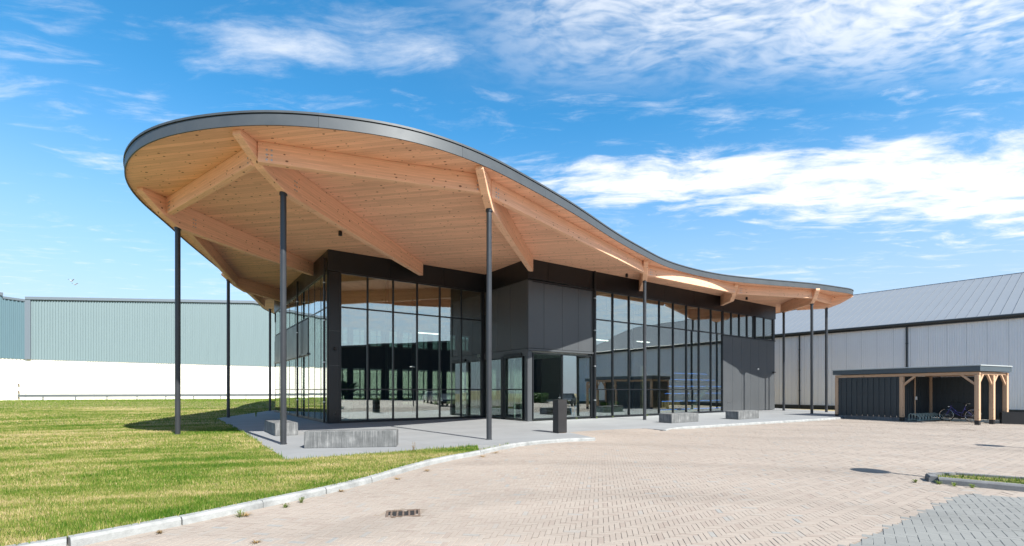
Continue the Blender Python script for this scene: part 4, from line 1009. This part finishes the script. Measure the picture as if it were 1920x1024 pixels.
def tuft(p, r, h, n, m, name, label, cat='plant', group=None, width=.006, par=None):
    b = MB()
    for i in range(n):
        a = random.uniform(0, 2*PI); l = random.uniform(.4, 1)*r; hh = h*random.uniform(.4, 1); w = width*random.uniform(.6, 1.4); sx, sy = -math.sin(a)*w, math.cos(a)*w
        o = Vector((p[0]+random.uniform(-.2,.2)*r, p[1]+random.uniform(-.2,.2)*r, p[2])); d = Vector((math.cos(a), math.sin(a), 0))
        q1 = o+d*l*.45+Vector((0,0,hh)); q2 = o+d*l+Vector((0,0,hh*.75))
        b.add([o+Vector((sx,sy,0))*.6, o-Vector((sx,sy,0))*.6, q1-Vector((sx,sy,0)), q1+Vector((sx,sy,0)), q2], [(0,1,2,3),(3,2,4)])
    me = b.mesh(name, m, org=p); o = link(name, me, par, p)
    if par is None: tag(o, label, cat, group)
    return o
for x_, y_, m, r, h in ((450, 969, M_weed, .14, .10), (462, 968, M_dryleaf, .13, .05), (535, 952, M_weed, .11, .07), (565, 943, M_weed, .10, .09), (800, 884, M_dryleaf, .14, .05), (745, 899, M_dryleaf, .15, .04), (300, 1000, M_dryleaf, .09, .04), (480, 1018, M_dryleaf, .10, .03), (640, 922, M_dryleaf, .10, .03), (930, 850, M_dryleaf, .22, .05), (905, 857, M_dryleaf, .18, .05)):
    p = at(x_, y_, PAVE); dry_ = m is M_dryleaf
    tuft(p, r, h, 26, m, 'weed', 'dry brown weed lying on the brick joints along the kerb' if dry_ else 'small yellow green weed sprouting at the foot of the kerb', 'weed', 'dry weeds along the kerb' if dry_ else 'green weeds along the kerb', .004)
for x_, y_ in ((1095, 823), (1716, 905), (1760, 908), (1790, 912), (1822, 915)):
    p = at(x_, y_, PAVE); tuft(p, .10, .07, 30, M_weed, 'weed', 'little grass tuft growing from the paving beside a kerb', 'weed', 'grass tufts beside kerbs', .004)
for s_ in (3.2, 4.7, 6.0, 9.0, 10.8): tuft(st(s_, -.16, 0), .10, .10, 22, M_weed, 'weed', 'little green weed growing at the foot of the window front', 'weed', 'weeds at the window front', .006)
tuft(at(480, 781, 0), .12, .35, 20, M_weed, 'weed', 'thin upright weed growing from the terrace beside the long left windows', 'weed', None, .012)
tuft(at(776, 845, 0), .10, .25, 14, M_dryleaf, 'weed', 'pale straw stalk leaning up at the terrace edge by the lawn', 'weed', None, .004)

# potted plant inside the corner window
PP = thing('potted_plant', st(-7.55, 5.3, .012), 'broad leaved plant in a tall white ribbed pot behind the corner window', 'plant')
p = st(-7.55, 5.3); b = MB(); b.lathe([(.20, .012), (.24, .1), (.33, .6), (.36, .95), (.33, .97), (.31, .9)], 24, Matrix.Translation((p.x, p.y, 0))); b.build('pot', M_white, PP, smooth=True)
for i in range(11):
    a = i*2.4; L = random.uniform(.8, 1.25); up = random.uniform(.6, 1.5); d = Vector((math.cos(a), math.sin(a), 0)); n_ = Vector((-d.y, d.x, 0)); b = MB(); A = []
    for k in range(8):
        t = k/7; c = Vector((p.x, p.y, .9))+d*(L*t**1.3*.75)+Vector((0,0,up*(t*1.5-.75*t*t))); w_ = .16*math.sin(PI*max(0, t-.3)/.7)+.012; A += [c-n_*w_+Vector((0,0,.03)), c, c+n_*w_+Vector((0,0,.03))]
    b.add(A, [(k*3+j, k*3+j+1, k*3+j+4, k*3+j+3) for k in range(7) for j in range(2)]); b.build('leaf', M_leaf, PP, smooth=True)
FP_ = thing('fern_planter', st(6.0, .75, .012), 'low grey planter with arching ferns behind the tall windows', 'plant')
b = MB(); b.box((4.95, .45, .012), (7.6, 1.0, .55), M); b.build('trough', M_block, FP_)
M_fern = leafmat('fern_green', (.10, .22, .03))
for s_, r_, h_ in ((5.15, .75, .95), (6.2, .5, .35), (7.1, .5, .4)): tuft(st(s_, .72, .52), r_, h_, 70, M_fern, 'fern', '', par=FP_, width=.03)

# umbrellas inside the entrance
M_ublue = mat('blue_fabric', (.03, .16, .38), .7); M_cane = mat('yellow_cane', (.55, .36, .10), .5)
for lean, lab in ((-.28, 'blue folded umbrella with a yellow crook handle leaning towards the entrance post'), (.28, 'blue folded umbrella with a yellow crook handle leaning towards the downpipe')):
    base = st(3.55+lean*.12, .55, .03); t = thing('umbrella', base, lab, 'umbrella')
    ax_ = (U2*lean+Vector((0,0,1))).normalized(); Mu = frame(base, ax_.orthogonal(), ax_); Mu = Matrix.Translation(base) @ ax_.to_track_quat('Z', 'Y').to_matrix().to_4x4()
    b = MB(); b.lathe([(.012, 0), (.035, .05), (.055, .35), (.06, .62), (.02, .72)], 10, Mu); b.build('canopy', M_ublue, t, smooth=True)
    top = base+ax_*.95; side = U2*(1 if lean < 0 else -1)*-1
    b = MB(); b.tube([base+ax_*.70, top, top+ax_*.06+side*.04, top+ax_*.05+side*.11, top-ax_*.02+side*.13], .014, 8); b.build('handle', M_cane, t, smooth=True)

# ------------------------------------------------------------------ seating steps and stairs inside
M_led = bpy.data.materials.new('blue_led'); M_led.use_nodes = True
bb = M_led.node_tree.nodes['Principled BSDF']; bb.inputs['Base Color'].default_value = (.02, .1, .5, 1); bb.inputs['Emission Color'].default_value = (.05, .25, 1, 1); bb.inputs['Emission Strength'].default_value = 1.5
M_woodin = wood_mat('brown_step_wood', False, base=(.48, .29, .15), knots=.3)
TR = thing('seating_steps', st(13, 4, .012), 'brown timber seating steps edged with blue light strips inside the hall', 'seating')
for i in range(6):
    s0, z1 = 12.8+1.35*i, .22+.56*i
    b = MB(); b.box((s0, 2.0+.75*i, .012), (24.4, 2.0+.75*(i+1) if i < 5 else 8.6, z1), M); o = b.build('step', M_woodin, TR)
    b = MB(); b.box((s0, 1.985+.75*i, z1-.03), (24.4, 1.998+.75*i, z1-.005), M); b.build('light_strip', M_led, o)
SR = thing('staircase', st(16, 1.4, .012), 'pale stair flight with open risers before the seating steps inside the hall', 'stairs')
for i in range(9):
    b = MB(); b.box((14.6+.25*i, .95, .2*(i+1)-.05), (14.9+.25*i, 1.85, .2*(i+1)), M); b.build('tread', M_iwall, SR)
for t_ in (.92, 1.86):
    b = MB(); b.prism([(14.55, .012), (14.95, .012), (17.0, 1.62), (17.0, 1.86), (16.85, 1.86)], M @ Matrix.Translation((0, t_, 0)), .03); b.build('stringer', M_iwall, SR)
b = MB(); p = st(10.0, 1.0); b.box((9.9, .95, .012), (10.15, 1.15, 3.1), M); o = b.build('timber_post', M_tread); tag(o, 'pale timber post standing just inside the tall windows', 'post')

# ------------------------------------------------------------------ parked cars (outside the frame, mirrored in the windows)
M_carglass = mat('car_glass', (.012, .014, .016), .06, 0, spec=.8)
def car(p, rz, col, label):
    t = thing('parked_car', (p[0], p[1], PAVE), label, 'car'); t.rotation_euler.z = rz; pm = mat('car_paint', col, .25, .4, spec=.6)
    def arch(cx, r=.36): return [(cx+r*math.cos(a), .31+r*math.sin(a)) for a in [PI*k/8 for k in range(9)]]
    low = [(-2.1, .30)] + list(reversed(arch(-1.3)))[:] + list(reversed(arch(1.32))) + [(2.12, .30), (2.2, .45), (2.17, .66), (2.0, .80), (1.15, .95), (-1.9, 1.0), (-2.15, .9), (-2.2, .55)]
    b = MB(); b.prism(low, Matrix.Identity(4), 1.76); o = link('body', b.mesh('body', pm), t); bev(o, .07, 3)
    b = MB(); secs = [(-1.95, .98, -1.75, 1.02), ]
    bot = [(1.1, .93), (-1.92, .97)]; top = [(.28, 1.44), (-1.35, 1.46)]
    def quad(wb, wt, infl=0): return [Vector((1.12, -wb, .92)), Vector((1.12, wb, .92)), Vector((-1.92, wb, .96)), Vector((-1.92, -wb, .96)), Vector((.25, -wt, 1.42)), Vector((.25, wt, 1.42)), Vector((-1.4, wt, 1.44)), Vector((-1.4, -wt, 1.44))]
    b.add(quad(.84, .66), [(0,1,2,3),(4,5,6,7),(0,1,5,4),(1,2,6,5),(2,3,7,6),(3,0,4,7)]); g_ = link('windows', b.mesh('windows', M_carglass), t); bev(g_, .03)
    b = MB(); b.box((-1.42, -.67, 1.425), (.27, .67, 1.475)); r_ = link('roof', b.mesh('roof', pm), t); bev(r_, .03)
    for s in (-1, 1):
        for x in (.05, -.85): b = MB(); b.tube([(x+.05, s*.845, .95), (x, s*.67, 1.44)], .035, 6); link('pillar', b.mesh('pillar', pm), t)
        for x in (1.32, -1.3):
            Mw_ = Matrix.Translation((x, s*.80, .31)) @ Matrix.Rotation(PI/2, 4, 'X')
            b = MB(); b.lathe([(.24, -.1), (.31, -.09), (.32, 0), (.31, .09), (.24, .1)], 22, Mw_); w_ = link('wheel', b.mesh('wheel', M_rubber, True), t)
            b = MB(); b.lathe([(.05, -.11), (.22, -.105), (.23, .105), (.05, .11)], 16, Mw_); link('rim', b.mesh('rim', M_chrome, True), w_)
        b = MB(); b.box((2.02, s*.62-.16, .62), (2.19, s*.62+.16, .74)); h = link('headlight', b.mesh('headlight', M_white), t); bev(h, .03)
        b = MB(); b.box((.95, s*.9-.1, .95), (1.1, s*.9+.1, 1.08)); h = link('mirror', b.mesh('mirror', pm), t); bev(h, .03)
for p_, rz_, c_, l_ in (((21.6, 12.6), R(140), (.02, .022, .025), 'black hatchback parked first in the row beside the lamp post'), ((24.0, 10.7), R(140), (.20, .21, .22), 'silver grey hatchback parked between the black and the dark blue car'), ((26.4, 8.8), R(140), (.02, .03, .06), 'dark blue hatchback parked between the silver and the white car'), ((28.8, 6.9), R(140), (.5, .5, .5), 'white hatchback parked last in the row'), ((33.5, 18.6), R(175), (.05, .05, .052), 'charcoal hatchback parked alone below the silver hall')):
    car(p_, rz_, c_, l_)

# hedge across the yard (mirrored only)
n = 9000
c = np.stack([rng.uniform(-8, 8, n), rng.uniform(-.5, .5, n), rng.uniform(0, 1.2, n)], 1); u = rng.normal(size=(n, 3))*.06; w = rng.normal(size=(n, 3))*.05
V = np.stack([c-u, c+w, c+u, c-w], 1).reshape(-1, 3); me = bpy.data.meshes.new('hedge'); me.from_pydata(V.tolist(), [], np.arange(n*4).reshape(-1, 4).tolist()); me.materials.append(M_leaf)
o = link('hedge', me, None, (38.5, 9.5, PAVE-.03), R(-52)); tag(o, 'low clipped green hedge behind the parked cars', 'hedge')

# two gulls
M_bird = mat('gull_feather', (.35, .36, .38), .7)
for (x_, y_), sz, lab in (((141, 534), .62, 'grey gull with arched wings flying lower over the pale teal hall'), ((134, 528), .62, 'grey gull with wings swept up flying higher over the pale teal hall')):
    D = 110.0; p = Vector(((x_-CX)/FP*D, D, EYE+(HY-y_)/FP*D)); up = .22 if y_ > 530 else .38
    t = thing('gull', p, lab, 'bird', None)
    b = MB(); b.tube([p+Vector((-.22,.05,0)), p+Vector((-.1,.02,.01)), p+Vector((.08,0,.01)), p+Vector((.2,-.03,.03)), p+Vector((.26,-.03,.02))], [.015, .05, .055, .035, .008], 8); b.build('body', M_bird, t, smooth=True)
    for s in (-1, 1):
        c = MB(); A = []
        for k, (e, h, ch) in enumerate(((.03, .02, .10), (.25, up*.75, .09), (.45, up, .07), (.66, up*.7, .02))): A += [p+Vector((s*e*sz/.62*.9+.04, ch, h)), p+Vector((s*e*sz/.62*.9+.04, -ch, h+.01))]
        c.add(A, [(k*2, k*2+1, k*2+3, k*2+2) for k in range(3)]); c.build('wing', M_bird, t)
    t.scale = (1.5, 1.5, 1.5)
